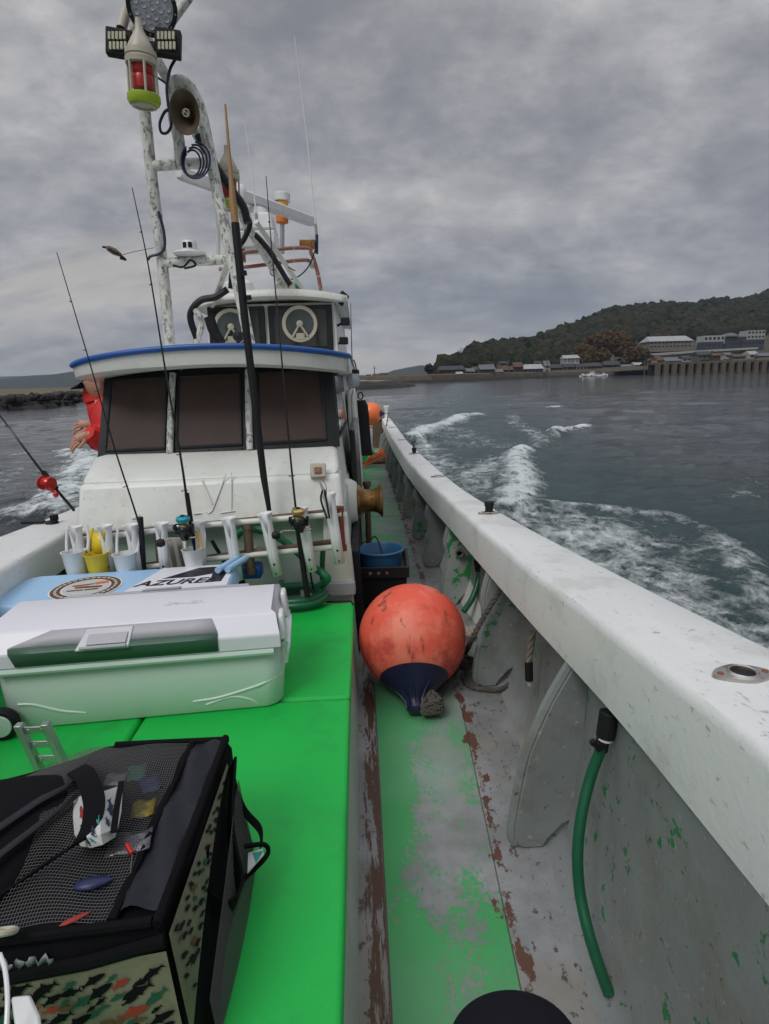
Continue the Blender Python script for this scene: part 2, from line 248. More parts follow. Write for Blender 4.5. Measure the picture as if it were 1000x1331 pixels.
# ------------------------------------------------------------------ mesh helpers
ORG = {}
class MB:
    def __init__(s): s.v = []; s.f = []; s.mi = []; s.cur = 0
    def m(s, i): s.cur = i; return s
    def add(s, vs, fs):
        n = len(s.v); s.v += [tuple(v) for v in vs]; s.f += [tuple(i+n for i in f) for f in fs]; s.mi += [s.cur]*len(fs); return s
    def box(s, c, d, rz=0, rx=0, ry=0, taper=1):
        R = Matrix.Rotation(rz, 3, 'Z')@Matrix.Rotation(ry, 3, 'Y')@Matrix.Rotation(rx, 3, 'X'); vs = []
        for z in (-.5, .5):
            t = taper if z > 0 else 1
            for x, y in ((-.5, -.5), (.5, -.5), (.5, .5), (-.5, .5)): vs.append(Vector(c)+R@Vector((x*d[0]*t, y*d[1]*t, z*d[2])))
        return s.add(vs, [(3, 2, 1, 0), (4, 5, 6, 7), (0, 1, 5, 4), (1, 2, 6, 5), (2, 3, 7, 6), (3, 0, 4, 7)])
    def hexa(s, p):   # 8 points: bottom loop then top loop
        return s.add(p, [(3, 2, 1, 0), (4, 5, 6, 7), (0, 1, 5, 4), (1, 2, 6, 5), (2, 3, 7, 6), (3, 0, 4, 7)])
    def tube(s, pts, r, seg=10, caps=True, closed=False):
        pts = [Vector(p) for p in pts]; n = len(pts); rs = r if isinstance(r, (list, tuple)) else [r]*n
        u = None; vs = []
        for i, p in enumerate(pts):
            a = pts[(i-1) % n] if (closed or i) else p; b = pts[(i+1) % n] if (closed or i < n-1) else p
            t = (b-a); t = t.normalized() if t.length > 1e-9 else Vector((0, 0, 1))
            if u is None: u = t.orthogonal().normalized()
            u = (u-t*u.dot(t)); u = u.normalized() if u.length > 1e-6 else t.orthogonal().normalized()
            w = t.cross(u)
            for k in range(seg):
                a_ = 2*math.pi*k/seg; vs.append(p+(u*math.cos(a_)+w*math.sin(a_))*rs[i])
        fs = []
        for i in range(n if closed else n-1):
            j = (i+1) % n
            for k in range(seg): k2 = (k+1) % seg; fs.append((i*seg+k, i*seg+k2, j*seg+k2, j*seg+k))
        if caps and not closed: fs += [tuple(range(seg))[::-1], tuple((n-1)*seg+k for k in range(seg))]
        return s.add(vs, fs)
    def lathe(s, prof, o, axis=(0, 0, 1), seg=24, squash=None):   # prof [(r, t)]
        o = Vector(o); t = Vector(axis).normalized(); u = Vector((1, 0, 0)) if abs(t.x) < .9 else Vector((0, 1, 0)); u = (u-t*u.dot(t)).normalized(); w = t.cross(u); vs = []
        for r, h in prof:
            for k in range(seg):
                a = 2*math.pi*k/seg; vs.append(o+t*h+(u*math.cos(a)+w*math.sin(a)*(squash or 1))*max(r, 1e-5))
        fs = []
        for i in range(len(prof)-1):
            for k in range(seg): k2 = (k+1) % seg; fs.append((i*seg+k, i*seg+k2, (i+1)*seg+k2, (i+1)*seg+k))
        if prof[0][0] > 1e-4: fs.append(tuple(range(seg))[::-1])
        if prof[-1][0] > 1e-4: fs.append(tuple((len(prof)-1)*seg+k for k in range(seg)))
        return s.add(vs, fs)
    def prism(s, poly, up, h):   # poly: 3-D points, extruded by vector up*h
        up = Vector(up)*h; n = len(poly); vs = [Vector(p) for p in poly]+[Vector(p)+up for p in poly]
        return s.add(vs, [tuple(range(n))[::-1], tuple(range(n, 2*n))]+[(i, (i+1) % n, n+(i+1) % n, n+i) for i in range(n)])
    def grid(s, rows, closeu=False):
        n = len(rows[0]); vs = [p for r in rows for p in r]; fs = []
        for i in range(len(rows)-1):
            for k in range(n if closeu else n-1): k2 = (k+1) % n; fs.append((i*n+k, i*n+k2, (i+1)*n+k2, (i+1)*n+k))
        return s.add(vs, fs)
    def build(s, name, mats, parent=None, bevel=0, smooth=True, ang=40, sub=0, solid=0, bseg=2):
        me = bpy.data.meshes.new(name); o = ORG.get(parent.name, Vector((0, 0, 0))) if parent else s.org if hasattr(s, 'org') else Vector((0, 0, 0))
        me.from_pydata([(v[0]-o[0], v[1]-o[1], v[2]-o[2]) for v in s.v], [], s.f)
        if not isinstance(mats, (list, tuple)): mats = [mats]
        for m_ in mats: me.materials.append(M[m_] if isinstance(m_, str) else m_)
        if len(mats) > 1: me.polygons.foreach_set('material_index', s.mi)
        if smooth: me.polygons.foreach_set('use_smooth', [True]*len(me.polygons))
        me.update()
        if smooth: me.set_sharp_from_angle(angle=math.radians(ang))
        ob = bpy.data.objects.new(name, me); COL.objects.link(ob)
        if parent: ob.parent = parent
        else: ob.location = o
        ORG[ob.name] = Vector(o)
        if solid: q = ob.modifiers.new('s', 'SOLIDIFY'); q.thickness = solid
        if bevel: q = ob.modifiers.new('b', 'BEVEL'); q.width = bevel; q.segments = bseg; q.limit_method = 'ANGLE'; q.angle_limit = math.radians(35); q.harden_normals = False
        if sub: q = ob.modifiers.new('u', 'SUBSURF'); q.levels = sub; q.render_levels = sub
        return ob
def tag(o, label, cat, group=None, kind=None):
    if label: o['label'] = label
    if cat: o['category'] = cat
    if group: o['group'] = group
    if kind: o['kind'] = kind
    return o
def thing(name, label, cat, loc, group=None):
    o = bpy.data.objects.new(name, None); COL.objects.link(o); o.location = loc; o.empty_display_size = .1; ORG[o.name] = Vector(loc)
    return tag(o, label, cat, group)
def solo(mb, name, mats, label, cat, loc, group=None, **k):
    mb.org = Vector(loc); return tag(mb.build(name, mats, None, **k), label, cat, group)
def struct(mb, name, mats, **k): return tag(mb.build(name, mats, None, **k), None, None, None, 'structure')
def cr(pts, n=8):   # Catmull-Rom
    P = [Vector(p) for p in pts]; P = [P[0]*2-P[1]]+P+[P[-1]*2-P[-2]]; out = []
    for i in range(1, len(P)-2):
        for k in range(n):
            t = k/n; a, b, c, d = P[i-1:i+3]
            out.append(.5*((2*b)+(c-a)*t+(2*a-5*b+4*c-d)*t*t+(3*b-a-3*c+d)*t**3))
    out.append(P[-2]); return out
def ropemb(mb, path, r, pitch=6, strands=3, seg=6):
    L = [0]
    for a, b in zip(path, path[1:]): L.append(L[-1]+(b-a).length)
    for s_ in range(strands):
        pts = []; u = None; n = max(int(L[-1]/(r*1.0)), 6)
        for i in range(n+1):
            d = L[-1]*i/n; j = 0
            while j < len(L)-2 and L[j+1] < d: j += 1
            t = (d-L[j])/max(L[j+1]-L[j], 1e-9); p = path[j].lerp(path[j+1], t); tv = (path[j+1]-path[j]).normalized()
            if u is None: u = tv.orthogonal().normalized()
            u = (u-tv*u.dot(tv)).normalized(); w = tv.cross(u); a = d/(r*pitch)*2*math.pi+s_*2*math.pi/strands
            pts.append(p+(u*math.cos(a)+w*math.sin(a))*r*.52)
        mb.tube(pts, r*.56, seg)
    return mb
def ico(sub=2):
    import bmesh
    b = bmesh.new(); bmesh.ops.create_icosphere(b, subdivisions=sub, radius=1); v = np.array([x.co[:] for x in b.verts]); f = [tuple(q.index for q in g.verts) for g in b.faces]; b.free(); return v, f
def textmesh(txt, size, depth=.001, shear=0, bold=False):
    c = bpy.data.curves.new('t', 'FONT'); c.body = txt; c.size = size; c.extrude = depth; c.shear = shear; c.align_x = 'CENTER'; c.align_y = 'CENTER'; c.resolution_u = 4
    if bold: c.offset = size*.02
    o = bpy.data.objects.new('t', c); me = bpy.data.meshes.new_from_object(o); r = ([v.co.copy() for v in me.vertices], [tuple(p.vertices) for p in me.polygons])
    bpy.data.objects.remove(o); bpy.data.curves.remove(c); bpy.data.meshes.remove(me); return r
def puttext(mb, txt, size, o, xdir, ydir, depth=.001, shear=0, bold=True):
    v, f = textmesh(txt, size, depth, shear, bold); x = Vector(xdir).normalized(); y = Vector(ydir).normalized(); z = x.cross(y)
    return mb.add([Vector(o)+x*p.x+y*p.y+z*p.z for p in v], f)
# ================================================================== THE BOAT
def itp(tab, y):
    if y <= tab[0][0]: return tab[0][1]
    for (a, b), (c, d) in zip(tab, tab[1:]):
        if y <= c: return b+(d-b)*(y-a)/(c-a)
    return tab[-1][1]
def smooth_tab(tab):
    ys = np.array([a for a, _ in tab]); xs = np.array([b for _, b in tab]); g = np.linspace(ys[0], ys[-1], 120); v = np.interp(g, ys, xs)
    for _ in range(5): v[1:-1] = (v[:-2]+v[1:-1]*2+v[2:])/4
    return list(zip(g, v))
GI = smooth_tab([(-.8, .50), (.3, .56), (.72, .555), (1.2, .57), (1.8, .545), (2.6, .525), (3.4, .505), (4.3, .465), (5.8, .43), (8.2, .42), (12.4, .45)])
GO = smooth_tab([(-.8, .86), (.3, .87), (1.15, .85), (1.5, .825), (1.92, .80), (2.75, .735), (3.86, .665), (5.45, .63), (7.7, .60), (12.4, .63)])
BB = smooth_tab([(-.8, .47), (1.07, .525), (1.45, .556), (2.15, .635), (2.6, .645), (4.4, .60), (5.35, .555), (6.2, .535), (10.3, .50), (12.4, .49)])
PI_ = smooth_tab([(-.8, -1.05), (1.2, -1.25), (2.0, -1.38), (2.6, -1.46), (3.4, -1.57), (5, -1.63), (12.4, -1.55)])
PO = smooth_tab([(-.8, -1.42), (1.2, -1.62), (2.0, -1.80), (2.6, -1.84), (3.4, -1.85), (5, -1.87), (12.4, -1.78)])
def GT(y): return CZ-(.44+.36*(1-math.exp(-max(y, -.5)/2.5)))
def TH(y): return .160+.120*math.exp(-max(y, 0)/1.1)
YS = [-.8+.1*i for i in range(133)]; YE = 12.4
boat = thing('fishing_boat', 'white fishing boat with green hatch covers, seen looking aft from the foredeck', 'boat', (0, 0, 0))
# deck: gently uneven painted sheet
b = MB(); b.grid([[(x, y, 0) for x in np.linspace(-1.95, .70, 12)] for y in np.linspace(-.8, YE, 30)]); b.build('deck', 'deck', boat)
b = MB(); b.box((-.6, 5.8, -.25), (2.3, 13.1, .4)); b.build('hull_bottom', 'white_low', boat)
for side, I, O, sg in (('s', GI, GO, 1), ('p', PI_, PO, -1)):
    rows = []
    for y in YS:
        i, o, t, h = itp(I, y), itp(O, y), GT(y)-(0 if sg > 0 else .03), TH(y)
        w = .0015*math.sin(y*9)+.001*math.sin(y*23+1)
        rows.append([(i, y, t-h), (i-.0*sg, y, t-h+.01), (i+w, y, t-.028), (i+.004*sg+w, y, t-.013), (i+.013*sg, y, t-.004), (i+.030*sg, y, t), (o-.03*sg, y, t+.002), (o-.01*sg, y, t-.006), (o, y, t-.03), (o, y, t-h), ])
    b = MB(); b.grid(rows, closeu=True); b.add(rows[-1], [tuple(range(10))]); b.build('gunwale', 'gun', boat, ang=34)
    rows = [[(itp(O, y)-.015*sg, y, GT(y)-TH(y)+.01), (itp(O, y)-.03*sg, y, .2), (itp(O, y)-.16*sg, y, -.2), (itp(O, y)-.35*sg, y, -.75)] for y in YS]
    b = MB(); b.grid(rows); b.build('hull_side', 'white', boat)
    b = MB(); b.tube([(itp(O, y)+.008*sg, y, GT(y)-TH(y)+.07-(0 if sg > 0 else .03)) for y in YS], .022, 8); b.build('rub_rail', 'blue', boat)
rows = []
for y in YS:
    xb = itp(BB, y); xt = xb+.035+.02*math.exp(-((y-2)/1.5)**2); t = GT(y)-TH(y)+.02
    rows.append([(xb-.05, y, 0.0), (xb-.015, y, .012), (xb+.012, y, .05), (xb+(xt-xb)*.3+.014, y, t*.35), (xb+(xt-xb)*.7+.014, y, t*.7), (xt, y, t)])
b = MB(); b.grid(rows); b.build('bulwark', 'grey_in', boat)
b = MB(); b.grid([[(itp(PO, y)+.06, y, GT(y)-.17), (itp(PO, y)+.10, y, .3), (itp(PO, y)+.16, y, 0.0)] for y in YS]); b.build('bulwark', 'grey_in', boat)
# frames (brackets) along the starboard bulwark
FR = [1.53, 2.50, 3.52, 4.30, 5.1, 5.95, 6.8, 7.6, 8.4, 9.2, 10.0, 10.8, 11.6]
for k, y in enumerate(FR):
    xb = itp(BB, y)+.03; t = GT(y)-TH(y)+.01; gi = itp(GI, y); w = .15 if k < 4 else .13
    xi = xb-.03-w
    pr = [(xi+.012, .012), (xi, .05), (xi+.012, .16), (xi+.04, .32), (min(gi, xi+.10)+.0, t*.78), (gi+.03, t)]
    poly = [(xi+.03, .001)]+pr+[(xb+.03, t), (xb+.01, .10), (xb-.035, .075), (xb-.075, .03), (xb-.09, .001)]
    b = MB(); b.prism([(x, y, z) for x, z in poly], (0, 1, 0), .03)
    b.build('frame', 'frame_green' if k in (2,) else 'frame_paint', boat, bevel=.006)
    # rounded facing along the inner edge
    fl = cr([(x-.002, y+.018, z) for x, z in pr], 5)
    f = MB(); f.tube(fl, .017 if k < 4 else .014, 8); f.build('frame_facing', 'frame_paint', boat)
for k in range(7):
    y = 1.6+.9*k; xo = itp(PO, y)+.12; b = MB(); t = GT(y)-.18
    b.prism([(xo, y, .01), (xo+.13, y, .02), (xo+.12, y, .2), (xo+.06, y, t), (xo-.05, y, t)], (0, 1, 0), .03); b.build('frame', 'frame_paint', boat, bevel=.006)
# stern wall
b = MB(); b.box((-.6, YE-.02, .30), (2.35, .05, .62)); b.box((-.6, YE, .60), (2.45, .16, .05)); b.build('transom', 'wood', boat, bevel=.01)
# low coaming with the green hatch covers on it
b = MB(); b.hexa([(-1.28, -.8, -.01), (-.052, -.8, -.01), (-.052, 3.0, -.01), (-1.45, 3.0, -.01), (-1.28, -.8, .302), (-.075, -.8, .302), (-.075, 3.0, .302), (-1.42, 3.0, .302)]); b.build('hatch_coaming', 'white_low', boat, bevel=.01)
def cover(x0, x1, y0, y1, r=.02):
    b = MB(); b.hexa([(x0, y0, .306), (x1[0], y0, .306), (x1[1], y1, .306), (x0, y1, .306), (x0, y0, .35), (x1[0], y0, .35), (x1[1], y1, .35), (x0, y1, .35)]); return b.build('hatch_cover', 'mat', boat, bevel=.014, bseg=3)
cover(-.735, (-.066, -.066), .3, 1.845); cover(-1.25, (-.741, -.741), .3, 1.845); cover(-1.36, (-.066, -.058), 1.853, 2.74); cover(-1.2, (-.066, -.066), -.78, .292)
b = MB(); b.tube([(-.62, 2.748, .352), (-.15, 2.75, .352), (-.075, 2.745, .352), (-.064, 2.70, .352)], .005, 6); b.build('hatch_seal', 'black', boat)
# ------------------------------------------------------------------ wheelhouse
wh = MB()
wh.hexa([(-1.32, 2.88, -.02), (-.050, 2.88, -.02), (-.03, 9, -.02), (-1.32, 9, -.02), (-1.33, 2.90, .80), (-.088, 2.90, .80), (-.07, 9, .80), (-1.33, 9, .80)])
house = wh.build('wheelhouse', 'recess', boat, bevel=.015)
b = MB(); b.hexa([(-1.31, 3.0, .80), (-.10, 3.0, .80), (-.08, 9, .80), (-1.31, 9, .80), (-1.33, 3.18, 1.06), (-.125, 3.18, 1.06), (-.10, 9, 1.06), (-1.33, 9, 1.06)])
b.hexa([(-1.33, 3.19, 1.06), (-.135, 3.19, 1.06), (-.11, 9, 1.06), (-1.33, 9, 1.06), (-1.31, 3.35, 1.50), (-.155, 3.35, 1.50), (-.12, 9, 1.50), (-1.31, 9, 1.50)]); b.build('house_wall', 'white', house, bevel=.01)
# proud front panel
b = MB(); b.hexa([(-1.355, 2.79, .715), (-.088, 2.79, .755), (-.088, 3.02, .755), (-1.355, 3.02, .715), (-1.345, 2.86, .95), (-.105, 2.86, .96), (-.105, 3.1, .96), (-1.345, 3.1, .95)])
b.hexa([(-1.345, 2.861, .945), (-.105, 2.861, .955), (-.105, 3.2, .955), (-1.345, 3.2, .945), (-1.34, 3.05, 1.055), (-.125, 3.05, 1.06), (-.125, 3.22, 1.06), (-1.34, 3.22, 1.055)])
b.build('front_panel', 'white', house, bevel=.028, bseg=4)
b = MB(); b.hexa([(-.20, 2.852, .34), (-.052, 2.852, .34), (-.052, 2.95, .34), (-.20, 2.95, .34), (-.20, 2.852, .76), (-.080, 2.852, .76), (-.080, 2.95, .76), (-.20, 2.95, .76)]); b.build('corner_post', 'white', house, bevel=.012)
b = MB(); b.box((-.19, 2.84, .385), (.27, .03, .065)); b.build('kick_board', 'cool_g', house, bevel=.004)
# raised letter-like mark moulded on the panel
def panelpt(px, py, lift=.006):
    # point on the sloping lower face of the panel
    d = Vector(ray(px, py).tolist()); o = Vector((0, 0, CZ)); n = Vector((0, -.235, .07)).normalized(); p0 = Vector((0, 2.79, .735))
    return o+d*((p0-o).dot(n)/d.dot(n))+n*lift
b = MB()
for st in ([(262, 622), (276, 655)], [(294, 616), (276, 664), (272, 667), (269, 665)], [(301, 614), (301, 664)], [(287, 667), (306, 664)], [(252, 668), (262, 667)]): b.tube([panelpt(*p, .0015) for p in st], .0035, 6)
b.build('moulded_mark', 'white', house)
# window band: black frame, three tinted panes, weathered pipes between them
def wpt(u, v, d=0):      # u 0..1 left to right, v 0..1 sill to head on the raked band
    xl, xr = (-1.365, -.110), (-1.335, -.140)
    x = (xl[0]+(xl[1]-xl[0])*u)*(1-v)+(xr[0]+(xr[1]-xr[0])*u)*v; bow = .05*(1-(2*u-1)**2)
    return Vector((x, 3.165+.17*v-bow-d, 1.045+.46*v+.012*(2*u-1)))
def wslab(u0, u1, v0, v1, d0, d1, n=8):
    b = MB(); rows = []
    for i in range(n+1):
        u = u0+(u1-u0)*i/n; rows.append([wpt(u, v0, d0), wpt(u, v1, d0), wpt(u, v1, d1), wpt(u, v0, d1)])
    b.grid(rows, closeu=True); b.add(rows[0], [(0, 1, 2, 3)]); b.add(rows[-1], [(3, 2, 1, 0)]); return b
wslab(0, 1, 0, 1.02, -.05, .012, 24).build('window_frame', 'bframe', house)
WU = [(.035, .285), (.335, .60), (.675, .945)]
for u0, u1 in WU:
    wslab(u0, u1, .09, .86, .0, .016).build('window_pane', 'pane', house)
    f = MB()
    for a in ((u0, .09, u1, .09), (u0, .86, u1, .86), (u0, .09, u0, .86), (u1, .09, u1, .86)):
        f.tube([wpt(a[0]+(a[2]-a[0])*t/6, a[1]+(a[3]-a[1])*t/6, .016) for t in range(7)], .008, 6)
    for u in (u0, (u0+u1)/2, u1):
        for v in (.05, .9): f.lathe([(.007, 0), (.005, .004), (0, .005)], wpt(u, v, .012), (0, -1, .3), 8)
    f.build('window_trim', 'bframe', house)
for u in (.31, .635): f = MB(); f.tube([wpt(u, .03, .03), wpt(u, .5, .032), wpt(u+.003, .90, .03)], .017, 10); f.build('mullion_pipe', 'mast', house)
b = MB(); b.hexa([(-.132, 3.22, 1.075), (-.118, 3.22, 1.075), (-.10, 4.6, 1.075), (-.13, 4.6, 1.075), (-.148, 3.36, 1.46), (-.138, 3.36, 1.46), (-.118, 4.6, 1.46), (-.14, 4.6, 1.46)]); b.build('side_window', 'bframe', house)
b = MB(); b.hexa([(-.12, 3.32, 1.10), (-.112, 3.32, 1.10), (-.094, 4.5, 1.10), (-.12, 4.5, 1.10), (-.14, 3.43, 1.43), (-.131, 3.43, 1.43), (-.112, 4.5, 1.43), (-.14, 4.5, 1.43)]); b.build('side_pane', 'pane2', house)
# roof with blue edge
def roofpt(u, y=None):
    x = -1.475+1.425*u; k = 2*u-1; yf = 2.93+.10*k*k+.22*abs(k)**7
    if u < .04: yf += (.04-u)*5
    z = 1.575-.060*k*k-.012*(1-u)+.012*u
    return x, yf, z
US = np.linspace(0, 1, 49); rt, rb = [], []
top = [[(roofpt(u)[0], roofpt(u)[1]+(9-roofpt(u)[1])*t, roofpt(u)[2]+.02*math.sin(t*3.1)) for u in US] for t in (0, .02, .1, .3, .6, 1)]
b = MB(); b.grid(top)
fr = [[(p[0], p[1], p[2]) for p in top[0]], [(p[0], p[1]+.0, p[2]-.03) for p in top[0]], [(p[0], p[1]+.012, p[2]-.068-.020*min(max((p[0]+1.4)/.5, 0), 1)) for p in top[0]], [(p[0]*.985-.008, p[1]+.07, p[2]-.082-.020*min(max((p[0]+1.4)/.5, 0), 1)) for p in top[0]], [(p[0]*.97-.015, p[1]+.5, p[2]-.085) for p in top[0]]]
b.grid(fr)
for s_, u in ((0, 0.), (1, 1.)):
    x, yf, z = roofpt(u); b.grid([[(x, y, z+.02*math.sin((y-yf)/(9-yf)*3.1)), (x, y, z-(.068 if u == 0 else .088)), (x+(.06 if u == 0 else -.06), y, z-(.082 if u == 0 else .10))] for y in np.linspace(yf, 9, 12)])
b.grid([[(-1.45, y, 1.44), (-.08, y, 1.44)] for y in (3.4, 9)])
b.build('roof', 'white', house, solid=-.004)
edge = [(roofpt(0)[0], y, roofpt(0)[2]) for y in (9, 7, 5, 4, 3.6)]+[roofpt(u) for u in US]+[(roofpt(1)[0], y, roofpt(1)[2]+.01) for y in (3.5, 4, 5, 7, 9)]
b = MB(); b.tube([(x, y-.004, z-.008) for x, y, z in edge], .0145, 10); b.build('roof_rim', 'blue', house)
for px in (212, 235, 303, 352): p = at(px, 476 if px < 300 else 468, 3.12); f = MB(); f.box(p, (.05, .03, .010)); f.lathe([(.012, 0), (.009, -.02), (0, -.022)], p, (0, 0, 1), 10); f.build('roof_bracket', 'rust' if px in (235, 303) else 'bframe', house, bevel=.002)
# upper wheelhouse
UY = 5.3; zb, zt = 1.56, 2.04
b = MB(); b.hexa([(-1.27, UY, zb), (-.155, UY, zb), (-.12, 7.8, zb), (-1.27, 7.8, zb), (-1.23, UY+.04, zt), (-.175, UY+.04, zt), (-.15, 7.8, zt), (-1.23, 7.8, zt)]); uh = b.build('upper_wheelhouse', 'white', boat, bevel=.01)
for x0, x1 in ((-1.20, -.80), (-.70, -.235)):
    f = MB(); f.box(((x0+x1)/2, UY+.012, 1.83), (x1-x0+.07, .05, .37)); f.build('window_frame', 'bframe', uh, bevel=.006)
    f = MB(); f.box(((x0+x1)/2, UY-.008, 1.83), (x1-x0-.03, .02, .30)); f.build('window_pane', 'pane2', uh)
for px, py, s_ in ((390, 421, 1), (301, 425, 1)):
    c = at(px, py, UY-.03); f = MB(); f.lathe([(.118, -.012), (.118, .012), (.145, .016), (.150, .0), (.145, -.016), (.118, -.012)], c, (0, -1, 0), 40); f.lathe([(.028, .01), (.026, .03), (.012, .036), (0, .036)], c, (0, -1, 0), 20)
    for a in (-.55, .55): f.tube([c+Vector((0, -.02, 0)), c+Vector((math.sin(a)*.12, -.02, -math.cos(a)*.12))], .009, 8)
    f.box(c+Vector((0, -.012, -.10)), (.07, .012, .05)); cs = f.build('clear_view_screen', 'cream', uh)
    g = MB(); g.lathe([(.118, 0), (.118, .006), (0, .006)], c, (0, -1, 0), 40); g.build('clear_view_glass', 'disc', uh)
rp = []
for u in np.linspace(0, 1, 25):
    k = 2*u-1; rp.append((-1.34+1.27*u, UY-.16+.14*abs(k)**3, 2.125-.055*k*k+.01*k))
b = MB(); b.grid([[(p[0], p[1]+(8-p[1])*t, p[2]) for p in rp] for t in (0, .3, 1)]); b.grid([rp, [(p[0], p[1]+.004, p[2]-.05) for p in rp], [(p[0], p[1]+.10, p[2]-.062) for p in rp], [(p[0], 8, p[2]-.062) for p in rp]])
for q in (rp[0], rp[-1]): b.grid([[(q[0], q[1], q[2]), (q[0], q[1], q[2]-.062)], [(q[0], 8, q[2]), (q[0], 8, q[2]-.062)]])
b.build('upper_roof', 'white', uh, solid=-.003)
# dark door panel and rubbing pads along the starboard house side
b = MB(); b.hexa([(-.05, 3.9, .05), (-.005, 3.9, .05), (.01, 5.2, .05), (-.04, 5.2, .05), (-.075, 3.9, 1.08), (-.035, 3.9, 1.08), (-.02, 5.2, 1.08), (-.06, 5.2, 1.08)]); b.build('side_rubbing_pad', 'blackg', house, bevel=.01)
b = MB(); b.hexa([(-.05, 2.93, .0), (-.008, 2.93, .0), (0, 3.9, .0), (-.04, 3.9, .0), (-.075, 2.93, .55), (-.03, 2.93, .55), (-.03, 3.9, .55), (-.06, 3.9, .55)]); b.build('side_rubbing_pad', 'black', house, bevel=.01)
b = MB(); b.hexa([(-.10, 5.3, .02), (.03, 5.3, .02), (.03, 9, .02), (-.1, 9, .02), (-.10, 5.3, 1.30), (-.035, 5.3, 1.30), (-.035, 9, 1.30), (-.1, 9, 1.30)]); b.build('side_casing', 'white', house, bevel=.02)
# mast: two ladder legs, rungs, curved head
mast = MB(); MY = 3.8
def P(px, py, Y=MY): return at(px, py, Y)
mast.tube(cr([P(222, 455), P(211, 340), P(197, 225), P(189, 150), P(182, 95), P(176, 40), P(170, -10)], 6), .031, 12)
mo = mast.build('mast', 'mast', boat)
b = MB(); b.tube(cr([P(326, 452, 3.7), P(305, 350, 3.72), P(287, 270, 3.75), P(272, 195), P(262, 148), P(250, 118), P(236, 106), P(224, 112), P(226, 150), P(233, 185), P(234, 216)], 8), .032, 12); b.build('mast_leg', 'mast', mo)
for a, c in (((196, 216), (276, 211)), ((211, 342), (300, 337))): b = MB(); b.tube([P(*a), P(*c)], .028, 12); b.build('rung', 'mast', mo)
b = MB(); b.tube(cr([P(176, 10, 3.75), P(200, 70), P(228, 120), P(256, 175, 4.0), P(290, 232, 4.35), P(320, 290, 4.7), P(352, 345, 5.1), P(378, 388, 5.45)], 6), .028, 12); b.build('back_stay', 'mast', mo)
b = MB(); b.tube([P(206, 60), P(218, 35), P(252, -12)], .024, 10); b.build('mast_arm', 'mast', mo)
b = MB(); b.tube([P(333, 288, 4.9), P(372, 345, 5.3), P(402, 388, 5.6)], .02, 10); b.build('brace', 'rail', mo)
b = MB(); b.tube([P(300, 330, 4.6), P(290, 360, 4.9), P(276, 398, 5.3)], .022, 10); b.build('brace', 'rail', mo)
b = MB(); b.tube([P(283, 270, 3.9), P(284, 340, 3.9)], .012, 8); b.build('brace', 'rail', mo)
for yy, g in ((5.75, 322), (5.95, 338)):
    b = MB(); c = [P(285, g+12, yy), P(330, g+8 if yy > 5.9 else g+5, yy), P(396, g, yy), P(405, g+8, yy), P(419, 386, yy)]
    b.tube(cr([c[0], c[1], c[2], c[3], P(412, 350, yy), c[4]], 6), .017, 10); b.build('radar_gantry', 'rustpipe', mo)
# rod rack: rails, wooden posts
rk = MB(); RY = 2.66
def rail(z0, z1): rk.tube([at(100, z0, RY), at(250, (z0+z1)/2-1, RY), at(444, z1, RY)], .013, 10)
rail(702, 668); rail(750, 710)
rack = rk.build('rod_rack', 'rail', boat)
b = MB(); b.tube([at(108, 697, RY+.02), at(440, 663, RY+.02)], .011, 6); b.tube([at(108, 745, RY+.025), at(440, 703, RY+.025)], .014, 6); b.build('rack_board', 'wood', rack)
for px, y0, y1, m_ in ((207, 690, 748, 'wood'), (322, 684, 742, 'wood'), (440, 662, 712, 'rust')):
    a = at(px, y0, RY+.015); c = at(px+4, y1, RY+.015); b = MB(); b.tube([a, c], .021, 12)
    for q in (a, c): b.tube([q-Vector((0, 0, .012)), q+Vector((0, 0, .012))], .026, 12)
    b.build('rack_post', m_, rack)
for px in (125, 322, 436):
    for y0 in (700, 748) if px < 400 else (668, 711): p = at(px, y0-(px-125)*.09 if px < 400 else y0, RY); b = MB(); b.tube([p, Vector((p.x, 2.90, p.z))], .010, 8); b.build('rack_bracket', 'rail', rack)
def holder(px0, y0, px1, y1, Y=RY-.035, slot=True):
    a = at(px0, y0, Y); c = at(px1, y1, Y-.01); ax = (c-a).normalized(); L_ = (c-a).length; s = .5*(a+c)
    b = MB(); R = .026; u = ax.cross(Vector((0, 1, 0))).normalized(); w = u.cross(ax); w = w if w.y < 0 else -w
    rows = []
    n = 22
    for t in (0, .03, .07, .15, .34, .345, .6, 1):
        rr = R*(1.45 if t == 0 else 1.25 if t == .03 else 1.08 if t == .07 else 1)*(1-.12*t); row = []
        gap = .42 if t < .34 else .0
        for k in range(n):
            an = -math.pi/2+ (gap+(2*math.pi-2*gap)*k/(n-1)); row.append(a+ax*L_*t+u*math.cos(an+math.pi)*rr+w*(-math.sin(an+math.pi))*rr*-1)
        rows.append(row)
    b.grid(rows); b.add(rows[-1], [tuple(range(n))])
    o = b.build('rod_holder', 'pwhite', rack, solid=.004)
    f = MB()
    for t in (.80, .95): f.lathe([(.0055 if t < .9 else .003, 0), (.004, .002), (0, .002)], a+ax*L_*t+w*(R*.94), w, 10)
    f.build('holder_screw', 'black', rack)
HOL = [(97, 685, 110, 748), (136, 683, 146, 748), (170, 682, 180, 748), (209, 680, 216, 748), (258, 677, 263, 745), (297, 673, 310, 754), (344, 667, 361, 748), (391, 660, 406, 742), (427, 641, 442, 732)]
for h in HOL: holder(*h)
for px, py in ((178, 688), (425, 655)): p = at(px, py-8, RY+.06); b = MB(); b.lathe([(.022, 0), (.022, .03), (.015, .04), (0, .04)], p, (0, 0, 1), 14); b.build('rack_stud', 'rail', rack, bevel=.003)
